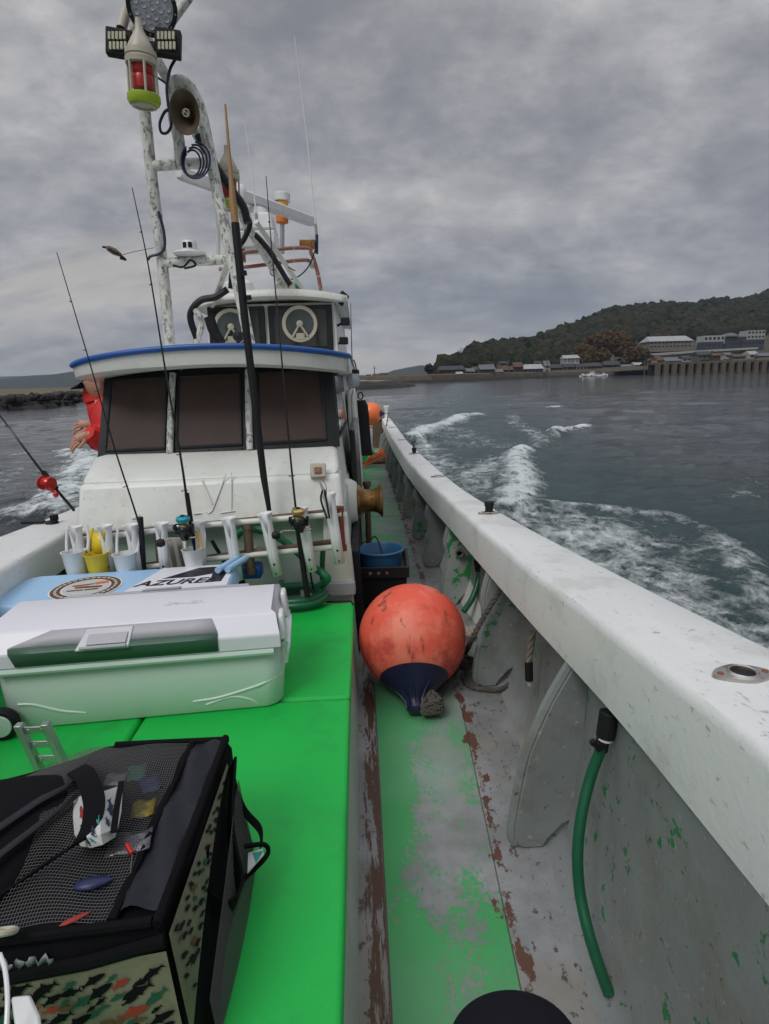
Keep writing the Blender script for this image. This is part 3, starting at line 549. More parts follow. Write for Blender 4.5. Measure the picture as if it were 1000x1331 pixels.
# gunwale sockets
SOCK = [(.69, .99), (.64, 2.96), (.575, 4.46), (.545, 6.13), (.53, 7.71), (.525, 9.84), (.56, 11.6)]
for k, (x, y) in enumerate(SOCK):
    z = GT(y)+.003; sc = 1.; b = MB()
    lob = [(x+.052*sc*math.cos(a)*(1+.0*math.cos(2*a)), y+.026*sc*math.sin(a)*(1 if abs(math.cos(a)) < .75 else .95), z) for a in np.linspace(0, 2*math.pi, 33)[:-1]]
    hr = .021
    ang = np.linspace(0, 2*math.pi, 33)[:-1]
    o_ = [(x+.056*math.cos(a), y+.036*math.sin(a)*(1.0-.25*abs(math.cos(a))), z-.001) for a in ang]; o2 = [(p[0], p[1], z+.004) for p in o_]
    o2 = [(x+(p[0]-x)*.97, y+(p[1]-y)*.97, z+.005) for p in o_]; i1 = [(x+(hr+.007)*math.cos(a), y+(hr+.007)*math.sin(a), z+.006) for a in ang]; i15 = [(x+(hr+.003)*math.cos(a), y+(hr+.003)*math.sin(a), z+.010) for a in ang]; i2 = [(x+hr*math.cos(a), y+hr*math.sin(a), z+.008) for a in ang]; i3 = [(p[0], p[1], z+.0025) for p in i2]
    b.grid([o_, o2, i1, i15, i2, i3], closeu=True); so = b.build('rod_socket', 'steel', boat)
    f = MB(); f.lathe([(hr+.001, 0), (hr*.9, .0012), (0, .0012)], (x, y, z+.002), (0, 0, 1), 24); f.build('socket_hole', 'black', so)
    f = MB()
    for dx in (-.042, .042): f.lathe([(.007, 0), (.005, .003), (0, .0035)], (x+dx, y, z+.004), (0, 0, 1), 12)
    f.build('socket_screw', 'rust' if k == 0 else 'steel', so)
    if k in (1, 3):
        f = MB(); f.lathe([(.020, 0), (.020, .03), (.024, .032), (.024, .052), (.020, .056), (0, .056)], (x, y, z+.006), (0, 0, 1), 16)
        if k == 3: f.tube([(x, y, z+.05), (x-.01, y, z+.11)], .006, 6); f.tube([(x-.03, y, z+.11), (x+.02, y, z+.13)], .006, 6)
        f.build('socket_plug', 'black', so)
b = MB(); b.lathe([(.055, 0), (.05, .02), (.04, .05), (.045, .19), (.062, .22), (.062, .25), (.05, .26), (0, .26)], (.54, 12.1, GT(12.1)), (0, 0, 1), 14); b.build('stern_bollard', 'pwhite', boat)
b = MB(); a = onz(63, 675, .66); p = Vector((-1.72, 3.3, GT(3.3)-.025)); b.lathe([(.035, 0), (.03, .012), (0, .014)], p, (0, 0, 1), 14); b.box(p+Vector((-.10, 0, .008)), (.12, .03, .012)); b.lathe([(.022, 0), (.022, .03), (0, .032)], p+Vector((.0, .03, .01)), (0, 0, 1), 12); b.build('rod_socket', 'black', boat)
# stern green locker
b = MB(); b.box((.05, 10.6, .10), (.36, .9, .2)); b.build('stern_locker', 'mat', boat, bevel=.02)
b = MB(); b.box((.3, 10.05, .02), (.62, .12, .04)); b.build('deck_beam', 'wood', boat, bevel=.01)
# outlet box on the front panel
p = panelpt(414, 612, .012); b = MB(); b.box(p, (.075, .03, .07), rx=-.28); ob = b.build('socket_box', 'cream', house, bevel=.006); f = MB(); f.box(p+Vector((0, -.018, .004)), (.034, .008, .03), rx=-.28); f.build('socket_cover', 'rustpipe', house, bevel=.002)
# grille at the bulwark foot
b = MB()
for i in range(6): b.box((.50+.022*i, 3.02, .045), (.007, .11, .012))
for i in range(4): b.box((.555, 2.975+.032*i, .046), (.13, .007, .012))
b.build('drain_grille', 'cream', boat)
# ================================================================== GEAR ON THE BOAT
ZG = .351
# ---- wheeled cooler in front
def frame(o, rz): R = Matrix.Rotation(rz, 4, 'Z'); o = Vector(o); return lambda x, y, z: o+(R@Vector((x, y, z)))
def rbox(b, T, x0, x1, y0, y1, z0, z1, r=.03, tx=0, ty=0, n=5, bulge=0):
    """box with rounded vertical corners; tx/ty widen the top"""
    rows = []
    for z, t, ins in ((z0, 0, .008), (z0+.008, .02, 0), (z0+(z1-z0)*.5, .5, -bulge), (z1-.006, .98, 0), (z1, 1, .006)):
        row = []
        for cx_, cy_, a0 in ((x1-r, y1-r, 0), (x0+r, y1-r, 90), (x0+r, y0+r, 180), (x1-r, y0+r, 270)):
            for k in range(n+1):
                a = math.radians(a0+90*k/n); sx = 1 if cx_ > (x0+x1)/2 else -1; sy = 1 if cy_ > (y0+y1)/2 else -1
                row.append(T(cx_+math.cos(a)*(r-ins)+sx*tx*t, cy_+math.sin(a)*(r-ins)+sy*ty*t, z))
        rows.append(row)
    m = len(rows[0]); b.grid(rows, closeu=True); b.add(rows[0], [tuple(range(m))[::-1]]); b.add(rows[-1], [tuple(range(m))]); return b
CO = onz(374, 920, ZG); T = frame((CO.x, CO.y, ZG), math.radians(5.0)); CW, CD = .90, .355
t = thing('cooler_box', 'large mint-green cooler box with white lid and dark green band, behind the black bag', 'cooler box', T(-CW/2, CD/2, 0))
b = MB(); rbox(b, T, -CW+.02, -.015, .015, CD-.01, 0, .210, .060, .010, .006, 9)
b.build('body', 'cool_b', t, ang=50)
b = MB()   # moulded lip and sweeping ribs on the front and side
for z in (.208,): 
    for q in ([(-CW+.03, -.005, z), (-.03, -.005, z)], [(.003, .04, z), (.003, CD-.03, z)]): b.tube([T(*p) for p in q], .012, 8)
b.tube([T(*p) for p in cr([(-.30, .016, .045), (-.22, .0135, .052), (-.12, .013, .075), (-.07, .0135, .090), (-.030, .033, .100), (-.013, .075, .104), (-.0125, .20, .108), (-.0125, .29, .110)], 8)], .0048, 6)
b.tube([T(*p) for p in cr([(-CW+.075, .013, .09), (-CW+.12, .013, .085), (-CW+.2, .0135, .055), (-CW+.27, .017, .040)], 8)], .0048, 6)
b.tube([T(*p) for p in cr([(-.26, .0155, .03), (-.18, .0145, .050), (-.12, .0155, .035), (-.09, .019, .012)], 8)], .004, 6)
b.build('moulded_rib', 'cool_b', t)
# lid: raised deck, front bevel
LZ = .220; LH = .325; LP = .046
def lidrow(y, z, x0=-CW-.005, x1=-.008): return [T(x, y, z) for x in np.linspace(x0, x1, 12)]
b = MB(); b.grid([lidrow(.004, LZ-.002), lidrow(-.012, LZ), lidrow(-.012, LZ+LP), lidrow(.035, LH-.004, x1=-.02), lidrow(.06, LH, x1=-.035), lidrow(CD-.06, LH+.004, x1=-.035), lidrow(CD-.02, LH-.010, x1=-.02), lidrow(CD+.005, LZ+.05), lidrow(CD+.005, LZ)])
for s_ in (-1, 1):
    x = -.008 if s_ > 0 else -CW-.005; xi = -.035 if s_ > 0 else -CW-.005; xm = -.02 if s_ > 0 else -CW-.005
    rr = [T(x, .004, LZ-.002), T(x, -.012, LZ), T(x, -.012, LZ+LP), T(xm, .035, LH-.004), T(xi, .06, LH), T(xi, CD-.06, LH+.004), T(xm, CD-.02, LH-.010), T(x, CD+.005, LZ+.05), T(x, CD+.005, LZ)]
    b.add(rr, [tuple(range(9))])
b.build('lid', 'cool_l', t, bevel=.004, ang=30)
def lf(x, v, d=.0015):   # point on the lid front bevel: v 0 (lip bottom) 1 (lip top) 2 (bevel top)
    P_ = [(-.012, LZ), (-.012, LZ+LP), (.035, LH-.004)]; i = min(int(v), 1); f = v-i; y = P_[i][0]+(P_[i+1][0]-P_[i][0])*f-d; z = P_[i][1]+(P_[i+1][1]-P_[i][1])*f+d*.7; return T(x, y, z)
def strip(name, x0, x1, v0, v1, mt, par, s0=0, s1=0, d=.0022):
    b = MB(); n = 8; rows = []
    for v in (v0, (v0+v1)/2 if v0 <= -9 or v1 <= 1 or v0 >= 1 else 1, v1):
        k = (v-v0)/(v1-v0); rows.append([lf(x0+s0*k+(x1+s1*k-x0-s0*k)*i/n, v, d) for i in range(n+1)])
    b.grid(rows); return b.build(name, mt, par, solid=-.0015)
strip('green_band', -.80, -.20, .1, 1.25, 'cool_dg', t, -.02, .0); strip('silver_band', -.82, -.20, 1.28, 1.95, 'cool_g', t, .12, -.02)
b = MB()
for (x0, x1, v0, v1) in ((-.615, -.465, .85, 1.9),):
    b.hexa([lf(x0-.01, v0, .000), lf(x1, v0, .0), lf(x1, v0, .010), lf(x0-.01, v0, .010), lf(x0+.02, v1, .0), lf(x1+.01, v1, .0), lf(x1+.01, v1, .006), lf(x0+.02, v1, .006)])
la = b.build('latch', 'latch', t, bevel=.003)
b = MB(); b.tube([lf(-.605, 1.0, .016), lf(-.47, 1.0, .016)], .006, 8); b.build('latch_lip', 'latch', la)
b = MB(); b.hexa([lf(-.59, 1.15, .006), lf(-.475, 1.15, .006), lf(-.475, 1.15, .0115), lf(-.59, 1.15, .0115), lf(-.585, 1.62, .006), lf(-.47, 1.62, .006), lf(-.47, 1.62, .009), lf(-.585, 1.62, .009)]); b.build('latch_recess', 'cool_g', la)
b = MB(); b.hexa([T(*p) for p in [(-.80, CD-.005, LZ+.02), (-.10, CD-.005, LZ+.02), (-.10, CD+.010, LZ+.02), (-.80, CD+.010, LZ+.02), (-.76, CD-.045, LH+.003), (-.13, CD-.045, LH+.003), (-.13, CD-.02, LH+.001), (-.76, CD-.02, LH+.001)]]); b.build('silver_band', 'cool_g', t, bevel=.003)
b = MB(); b.hexa([T(*p) for p in [(-.52, CD-.03, LH-.01), (-.38, CD-.03, LH-.01), (-.38, CD+.014, LH-.02), (-.52, CD+.014, LH-.02), (-.50, CD-.045, LH+.012), (-.37, CD-.045, LH+.012), (-.37, CD-.012, LH+.004), (-.50, CD-.012, LH+.004)]]); b.build('latch', 'latch', t, bevel=.003)
for y0, y1 in ((.03, .12), (.235, .325)):
    b = MB(); b.hexa([T(*p) for p in [(-.012, y0, .225), (.012, y0, .225), (.012, y1, .225), (-.012, y1, .225), (-.014, y0+.01, .31), (.004, y0+.01, .31), (.004, y1-.01, .31), (-.014, y1-.01, .31)]])
    b.build('end_clip', 'pwhite', t, bevel=.012, bseg=3)
b = MB(); b.tube([T(*p) for p in cr([(.002, .05, .14), (.014, .06, .205), (.014, .29, .205), (.002, .30, .14)], 6)], .007, 8); b.build('carry_handle', 'cool_l', t)
b = MB(); puttext(b, 'SPA-ZA', .040, T(-.33, .17, LH+.0035), T(1, 0, 0)-T(0, 0, 0), T(0, 1, 0)-T(0, 0, 0), .0006, .2); b.build('moulded_lettering', 'cool_l', t)
w = MB(); c = T(-CW+.035, -.012, .047); w.lathe([(.0, 0), (.046, 0), (.050, .006), (.050, .03), (.046, .036), (0, .036)], c+Vector((0, .012, 0)), T(0, -1, 0)-T(0, 0, 0), 28); wo = w.build('wheel', 'black', t)
w = MB(); w.lathe([(.036, .036), (.034, .040), (.012, .042), (0, .042)], c+Vector((0, .012, 0)), T(0, -1, 0)-T(0, 0, 0), 24); w.build('wheel_hub', 'cool_b', wo)
# ---- light blue cooler behind it
T2 = frame((-.525, 2.21, ZG), math.radians(4.5)); t = thing('cooler_box', 'light blue cooler box with round badge and slanted dark lettering on its lid', 'cooler box', T2(-.45, .18, 0))
b = MB(); rbox(b, T2, -.86, -.03, .02, .36, 0, .20, .05, .01, .01, 7); b.build('body', 'pwhite', t, ang=50)
b = MB(); rbox(b, T2, -.90, -.0, .0, .385, .20, .262, .06, -.012, -.012, 7); b.build('lid', 'cool_blue', t, ang=50)
b = MB(); b.hexa([T2(*p) for p in [(-.43, .02, .2622), (-.02, .02, .2622), (-.02, .365, .2622), (-.33, .365, .2622), (-.43, .02, .2662), (-.022, .02, .2662), (-.022, .365, .2662), (-.33, .365, .2662)]]); b.build('white_panel', 'cool_l', t, bevel=.001)
dx, dy = T2(1, 0, 0)-T2(0, 0, 0), T2(0, 1, 0)-T2(0, 0, 0)
b = MB(); c = T2(-.585, .17, .263)
def disc(b, r0, r1, h): b.grid([[c+dx*math.cos(a)*r*1.05+dy*math.sin(a)*r*1.15+Vector((0, 0, h)) for a in np.linspace(0, 2*math.pi, 49)] for r in (r0, r1)])
b.m(0); disc(b, 0, .128, .0008); b.m(1); disc(b, .088, .122, .0014); b.m(2); disc(b, .0, .082, .0014)
b.m(3)
for k in range(30): a = k*math.pi/15; r = .105; q = c+dx*math.cos(a)*r*1.05+dy*math.sin(a)*r*1.15+Vector((0, 0, .002)); b.box(q, (.010, .016, .0008), rz=a+.1)
b.m(1)
for (u, v_, l, h_, rz) in ((-.02, .03, .08, .012, .3), (.01, .0, .10, .02, .1), (-.03, -.035, .06, .012, .15), (.03, -.03, .05, .014, .2)): b.box(c+dx*u+dy*v_+Vector((0, 0, .0022)), (l, h_, .0008), rz=rz)
b.m(4); b.box(c+dx*.045+dy*.05+Vector((0, 0, .0022)), (.05, .03, .0008), rz=.5); b.box(c+dx*-.02+dy*.01+Vector((0, 0, .0026)), (.05, .01, .0008), rz=.2)
b.build('round_badge', ['pwhite', 'brprint', 'wprint', 'wprint', 'cord'], t, smooth=False)
b = MB(); b.hexa([T2(*p) for p in [(-.27, .165, .2663), (-.10, .09, .2663), (-.03, .09, .2663), (-.12, .34, .2663), (-.27, .165, .2668), (-.10, .09, .2668), (-.09, .09, .2668), (-.12, .34, .2668)]]);
b = MB(); q = [(-.30, .21), (-.17, .335), (-.035, .335), (-.050, .13), (-.095, .13), (-.100, .24), (-.17, .21)]; b.prism([T2(x, y, .2663) for x, y in q], (0, 0, 1), .0006); b.build('lightning_mark', 'bagp', t, smooth=False)
b = MB(); puttext(b, 'AZUREL', .086, T2(-.235, .155, .2672), dx, dy, .0006, .35); b.build('lettering', 'bagp', t, smooth=False)
for x in (-.045, -.005): b = MB(); b.tube([T2(x-.03, .22, .285), T2(x+.03, .38, .285)], .014, 10); b.build('hinge_bar', 'cool_blue', t)
# ---- bait bracket
A = [onz(44, 1003, ZG), onz(85, 1001, ZG)]; t = thing('rod_rest', 'small perforated aluminium bracket standing on the green hatch in front of the cooler wheel', 'bracket', (A[0]+A[1])/2)
base = (A[0]+A[1])/2; up = at(50, 928, base.y+.02)-base
for s_ in (-1, 1): b = MB(); q = base+Vector((s_*.036+.012, 0, -.001)); e = q+Vector((-.036, .0, .150)); b.hexa([q+Vector((-.009, -.012, 0)), q+Vector((.009, -.012, 0)), q+Vector((.009, .012, 0)), q+Vector((-.009, .012, 0)), e+Vector((-.011, -.012, 0)), e+Vector((.008, -.012, .0)), e+Vector((.008, .012, .0)), e+Vector((-.011, .012, 0))]); b.build('upright', 'alu', t, bevel=.002)
for h in (.04, .085, .13):
    b = MB(); q = base+Vector((.012-.036*h/.15, 0, h)); b.box(q, (.058, .006, .020)); pl = b.build('cross_plate', 'alu', t, bevel=.001)
    for dxx in (-.018, .018): f = MB(); f.lathe([(.005, 0), (.004, .002), (0, .002)], q+Vector((dxx, -.003, 0)), (0, -1, 0), 10); f.build('bolt', 'steel', pl)
# ---- foreground bait bag
bx = dict(x0=-.86, x1=-.315, y0=.738, y1=1.205, z0=ZG, z1=.625)
def bagpt(u, v, w, out=0):  # u 0..1 left-right, v front-back, w bottom-top
    x = bx['x0']+(bx['x1']-bx['x0'])*u; y = bx['y0']+(bx['y1']-bx['y0'])*v; z = bx['z0']+(bx['z1']-bx['z0'])*w
    x += (.035*(1-w)*(u-.3))*1.2; y += -.02*(1-w)*(1-v); y += -.055*(1-u)*(1-v)*(1-w*.2); y -= .10*v*min(max((.50-u)/.25, 0), 1)
    z += (.012*math.sin(3.14*u)*math.sin(3.14*v) if w > .99 else 0); return Vector((x, y, z))
t = thing('tackle_bag', 'black soft tackle bag with mesh pockets and a fish-print front, open-topped beside the camera', 'bag', (-.58, .98, ZG))
rows = []
for w, ins in ((0, .0), (.3, .0), (.7, .0), (.93, .0), (1.0, .012)):
    row = []; N_ = 10
    per = [(i/N_, 0) for i in range(N_)]+[(1, i/N_) for i in range(N_)]+[(1-i/N_, 1) for i in range(N_)]+[(0, 1-i/N_) for i in range(N_)]
    for u, v in per:
        uu = .5+(u-.5)*(1-ins*1.5); vv = .5+(v-.5)*(1-ins*2); p = bagpt(uu, vv, min(w, .98)); p += Vector((.006*math.sin(v*9+w*4)*(u > .99), .006*math.sin(u*11+w*5)*(v < .01), 0)); row.append(p)
    rows.append(row)
b = MB(); b.grid(rows, closeu=True); b.add(rows[0], [tuple(range(40))[::-1]]); b.add(rows[-1], [tuple(range(40))]); b.build('body', 'bag', t, bevel=0, ang=60)
b = MB(); G = 14; b.grid([[bagpt(i/G, j/G, 1.0)+Vector((0, 0, .0+.004*math.sin(i*1.3)*math.cos(j*1.1))) for i in range(G+1)] for j in range(G+1)]); b.build('top_panel', 'bag', t)
b = MB(); b.grid([[bagpt(.865+.115*i/6, .06+.90*j/14, 1.0)+Vector((0, 0, .006+.008*math.sin(i/6*3.14)+.006*math.sin(j*1.1+i))) for i in range(7)] for j in range(15)]); b.build('coated_panel', 'bagp', t)
for pts in ([(.86, .03), (.86, .97)], [(.985, .0), (.985, 1.0)], [(.02, .012), (.97, .012)], [(.55, .98), (.98, .98)]):
    b = MB(); b.tube(cr([bagpt(*p, 1.0)+Vector((0, 0, .007)) for p in (pts[0], ((pts[0][0]+pts[1][0])/2, (pts[0][1]+pts[1][1])/2), pts[1])], 8), .008, 8); b.build('zip_piping', 'bag', t)
b = MB(); b.tube([bagpt(.0, -.003, .80), bagpt(.4, -.005, .82), bagpt(.8, -.005, .87), bagpt(1.0, -.0, .93)], .011, 8); b.build('zip_piping', 'bag', t)
# foil lining showing at the open zip
b = MB(); b.grid([[bagpt(.36+.36*i/40, -.006, .90+.035*j+.02*math.sin(i*1.7)*(j == 1))+Vector((0, -.003-.003*math.sin(i*2.3), 0)) for i in range(41)] for j in range(2)]); b.build('foil_lining', 'foil', t, solid=.002)
# fish print panels: front face and strip along the side top
FISH = [(-1, .0), (-.72, .22), (-.40, .30), (-.1, .34), (.05, .58), (.18, .30), (.5, .16), (.72, .08), (1.0, .36), (.90, .0), (1.0, -.32), (.70, -.07), (.45, -.15), (.25, -.22), (.10, -.42), (0, -.26), (-.4, -.26), (-.78, -.16)]
def fishes(b, pf, w, h, n, smin, smax, ang=.5, seed=1, mats=(1, 1, 1, 2, 1, 3, 4, 1, 1)):
    rg = random.Random(seed); pts = []
    for _ in range(n*12):
        if len(pts) >= n: break
        x, y, s_ = rg.uniform(.02, w-.02), rg.uniform(.01, h-.01), rg.uniform(smin, smax)
        if all((x-a)**2+((y-c)*1.7)**2 > ((s_+d)*.68)**2 for a, c, d in pts): pts.append((x, y, s_))
    for x, y, s_ in pts:
        a = ang+rg.uniform(-.25, .25); fl = rg.choice((-1, 1)); b.m(rg.choice(mats)); ht = rg.uniform(.75, 1.15)
        q = [(x+s_*(fx*fl*math.cos(a)-fy*ht*math.sin(a)), y+s_*(fx*fl*math.sin(a)+fy*ht*math.cos(a))) for fx, fy in FISH]
        q = [(min(max(u, 0), w), min(max(v, 0), h)) for u, v in q]; b.add([pf(u, v) for u, v in q], [tuple(range(len(q)))] if fl > 0 else [tuple(range(len(q)))[::-1]])
b = MB(); b.grid([[bagpt(.18+.82*i/12, -.012, .0+.78*j/6+(.10*i/12)*(j/6)) for i in range(13)] for j in range(7)])
fw = bx['x1']-bx['x0']; fishes(b, lambda u, v: bagpt(.18+u/fw, -.015, min(v/.275, .80+.08*u/fw))+Vector((0, -.0015, 0)), .82*fw, .225, 300, .009, .025, .45, 3)
b.build('fish_print_front', ['camo', 'bag', 'gprint', 'rprint', 'brprint'], t, smooth=False)
b = MB(); b.box(bagpt(.42, -.03, .35), (.085, .012, .20)); b.build('front_strap', 'bag', t, bevel=.004)
sidept = lambda v, w: bagpt(1.012, v, w)
b = MB(); b.grid([[sidept(.0+.86*j/12, .96), sidept(.0+.86*j/12, .92-.62*(1-j/12)**1.6)] for j in range(13)])
fishes(b, lambda u, v: bagpt(1.016, .0+u/.44, max(.97-v/.275, .94-.62*max(1-u/.378, 0)**1.6)), .36, .15, 90, .010, .017, .6, 5); b.build('fish_print_side', ['camo', 'navycloth', 'gprint', 'rprint', 'brprint'], t, smooth=False)
def netgrid(pf, nu, nv, r, name, par, mt='net'):
    b = MB()
    for i in range(nu+1): b.tube([pf(i/nu, j/nv*1.0) for j in range(nv+1)], r, 3, caps=False)
    for j in range(nv+1): b.tube([pf(i/nu, j/nv) for i in range(nu+1)], r, 3, caps=False)
    return b.build(name, mt, par)
def topnet(u, v): return bagpt(.12+.73*u, .035+.915*v, 1.0)+Vector((.004*math.sin(v*14+u*5), .004*math.sin(u*11+v*3), .012+.020*math.sin(3.14*u)*math.sin(3.14*v)+.003*math.sin(u*17+v*13)))
b = MB(); b.grid([[bagpt(.12+.73*i/10, .03+.92*j/10, 1.0)+Vector((0, 0, .0025)) for i in range(11)] for j in range(11)]); b.build('pocket_lining', 'pocket', t)
netgrid(topnet, 84, 80, .00042, 'mesh_pocket', t)
netgrid(lambda u, v: bagpt(1.02+.012*math.sin(3.14*u), .12+.76*u, .02+(.76-.48*(1-u)**1.6)*v)+Vector((.008, 0, 0)), 50, 34, .0006, 'side_mesh_pocket', t)
# things inside the mesh pocket
def packet(px, py, w, h, rz, mt, label, z=.010):
    p = onz(px, py, .645); q = MB()
    q.grid([[Matrix.Rotation(rz, 3, 'Z')@Vector((w*(i/4-.5), h*(j/4-.5), 0))+Vector((p.x, p.y, .644+.003*math.sin(i*2+j*3))) for i in range(5)] for j in range(5)]); return solo(q, 'lure_packet', mt, label, 'lure packet', p, solid=.003)
packet(178, 1003, .035, .05, .3, 'gprint', 'small green packet at the far end of the mesh pocket of the bag')
packet(195, 1018, .035, .05, .5, 'lure_b', 'blue packet under the mesh, nearest to the coated edge of the bag'); packet(186, 1050, .04, .045, .2, 'lure_y', 'yellow-gold packet under the mesh beside the fish-print handle grip')
packet(168, 1094, .07, .05, .2, 'lure_s', 'silver foil packet under the mesh just below the red zip pull'); packet(150, 1012, .04, .04, .1, 'lure_s', 'small crumpled silver packet at the far left of the mesh pocket')
q = MB(); c = onz(120, 1148, .645); q.lathe([(.0, -.03), (.010, -.02), (.013, 0), (.009, .02), (0, .032)], c, (1, .2, 0), 12, .6); o = solo(q, 'lure', 'lure_b', 'blue round-bodied lure under the mesh near the middle of the bag', 'lure', c)
q = MB(); c = onz(98, 1194, .640); q.lathe([(.0, -.022), (.004, -.014), (.005, 0), (.003, .014), (0, .022)], c, (1, .6, 0), 10, .6); o = solo(q, 'lure', 'rprint', 'small red lure under the mesh near the front zip of the bag', 'lure', c)
# flap, straps, handle
b = MB(); fa = [[(-90, 1020, .64), (0, 1008, .655), (60, 1001, .66), (106, 1006, .655)], [(-90, 1100, .66), (0, 1062, .675), (50, 1036, .675), (102, 1024, .665)], [(-90, 1190, .66), (0, 1118, .675), (44, 1080, .675), (98, 1040, .66)], [(-90, 1260, .645), (0, 1165, .655), (40, 1122, .655), (96, 1062, .645)]]
b.grid([[onz(*p)+Vector((0, 0, -.012)) for p in r] for r in fa]); b.build('folded_flap', 'bag', t, solid=.012, sub=2)
for ra, rb in ((0, .12), (.45, .57)):
    b = MB(); b.grid([[onz(*p)+Vector((0, 0, .0035)) for p in [(-60, 1120+90*k, .678), (0, 1075+80*k, .678), (52, 1040+70*k, .676), (100, 1018+40*k, .668)]] for k in (ra, rb)]); b.build('flap_webbing', 'bagp', t, solid=.004)
def strap(par, pts, w, th, name, mt, n=10, wd=None):
    c = cr(pts, n); b = MB(); rows = []
    for i, p in enumerate(c):
        tv = (c[min(i+1, len(c)-1)]-c[max(i-1, 0)]).normalized(); s_ = (wd or Vector((0, 0, 1))).cross(tv) if wd is None else wd
        s_ = s_.normalized()*w/2; nn = tv.cross(s_).normalized()*th/2; rows.append([p-s_-nn, p+s_-nn, p+s_+nn, p-s_+nn])
    b.grid(rows, closeu=True); b.add(rows[0], [(0, 1, 2, 3)]); b.add(rows[-1], [(3, 2, 1, 0)]); return b.build(name, mt, par)
H = [onz(20, 1150, .66), onz(75, 1112, .675), onz(112, 1085, .69), onz(123, 1045, .70), onz(112, 1010, .69), onz(100, 1000, .66)]
strap(t, H, .036, .004, 'carry_strap', 'bag', wd=Vector((.75, .65, .1)))
g = MB(); gr = [[onz(px, py, z) for px, py, z in r] for r in ([(96, 1040, .660), (95, 1062, .665), (97, 1085, .662), (105, 1100, .655)], [(112, 1030, .688), (112, 1062, .692), (113, 1088, .690), (119, 1102, .672)], [(130, 1030, .692), (131, 1060, .698), (131, 1085, .694), (134, 1098, .68)], [(160, 1020, .668), (158, 1055, .675), (154, 1075, .672), (150, 1088, .66)])]
g.grid(gr)
def gp(u, v):
    i = min(int(u*3), 2); f = u*3-i; j = min(int(v*3), 2); k = v*3-j; a = gr[i][j].lerp(gr[i][j+1], k); c_ = gr[i+1][j].lerp(gr[i+1][j+1], k); return a.lerp(c_, f)+Vector((0, -.001, .0022))
fishes(g, lambda u, v: gp(u/.12, v/.10), .12, .10, 12, .010, .015, 1.2, 8, (1, 2, 3, 4, 5)); g.build('handle_grip', ['wprint', 'nprint', 'teal', 'rprint', 'brprint', 'nprint'], t, smooth=False)
strap(t, [onz(158, 1016, .685), onz(152, 1050, .692), onz(148, 1082, .68)], .010, .003, 'grip_strap', 'bag', wd=Vector((1, .1, 0)))
b = MB(); b.tube([onz(165, 1098, .655), onz(172, 1110, .65)], .0045, 8); zp = b.build('zip_pull', 'redreel', t)
b = MB(); b.tube([onz(172, 1110, .65), onz(170, 1135, .642)], .001, 5); b.build('pull_cord', 'net', t)
S1 = [at(293, 1045, 1.12), at(318, 1052, 1.13), at(340, 1075, 1.12), at(346, 1100, 1.06), at(330, 1125, 1.00), at(300, 1150, .94)]
strap(t, [bagpt(1.0, .85, .80)+Vector((.01, 0, 0)), onz(318, 1054, .50), onz(338, 1078, .47), onz(340, 1100, .45)], .018, .003, 'side_strap', 'bag', wd=Vector((.2, .6, .6)))
strap(t, [onz(318, 1100, .47), onz(344, 1098, .46), onz(347, 1112, .44), onz(320, 1140, .43), onz(300, 1155, .45)], .008, .006, 'side_strap', 'bag')
b = MB(); pp = [onz(323, 1110, .452), onz(342, 1104, .452), onz(343, 1112, .448), onz(322, 1136, .448)]; b.prism(pp, (0, 0, 1), .003); b.m(1); b.prism([pp[0].lerp(pp[2], .3)+Vector((0, 0, .003)), pp[1].lerp(pp[2], .5)+Vector((0, 0, .003)), pp[3].lerp(pp[2], .5)+Vector((0, 0, .003))], (0, 0, 1), .001); b.build('strap_print', ['wprint', 'teal'], t, smooth=False)
strap(t, [bagpt(1.01, .42, .82), onz(262, 1165, .50)+Vector((.01, 0, 0)), onz(296, 1180, .46), onz(312, 1150, .47), onz(300, 1080, .53), bagpt(1.01, .95, .85)], .030, .006, 'shoulder_strap', 'bag', wd=Vector((.35, .2, .9)))
# white tool with a coiled cord beside the bag
c = onz(4, 1211, .66); t = thing('line_cutter', 'white plastic-handled line cutter on a cord at the bottom left corner', 'line cutter', onz(40, 1320, .40))
b = MB(); b.tube([c+Vector((math.cos(a)*.0155, math.sin(a)*.013, -.01*math.sin(a))) for a in np.linspace(0, 6.283, 25)[:-1]], .0045, 8, closed=True); b.build('ring', 'cream', t)
b = MB(); b.tube(cr([onz(0, 1240, .655), onz(7, 1262, .65), onz(10, 1300, .64), onz(8, 1345, .62)], 8), .0030, 8); b.build('cord', 'pwhite', t)
b = MB(); q = [onz(14, 1294, .60), onz(40, 1291, .60), onz(52, 1318, .60), onz(56, 1350, .60), onz(22, 1355, .60)]; b.prism(q, (0, 0, -1), .012); b.build('handle', 'pwhite', t, bevel=.004)
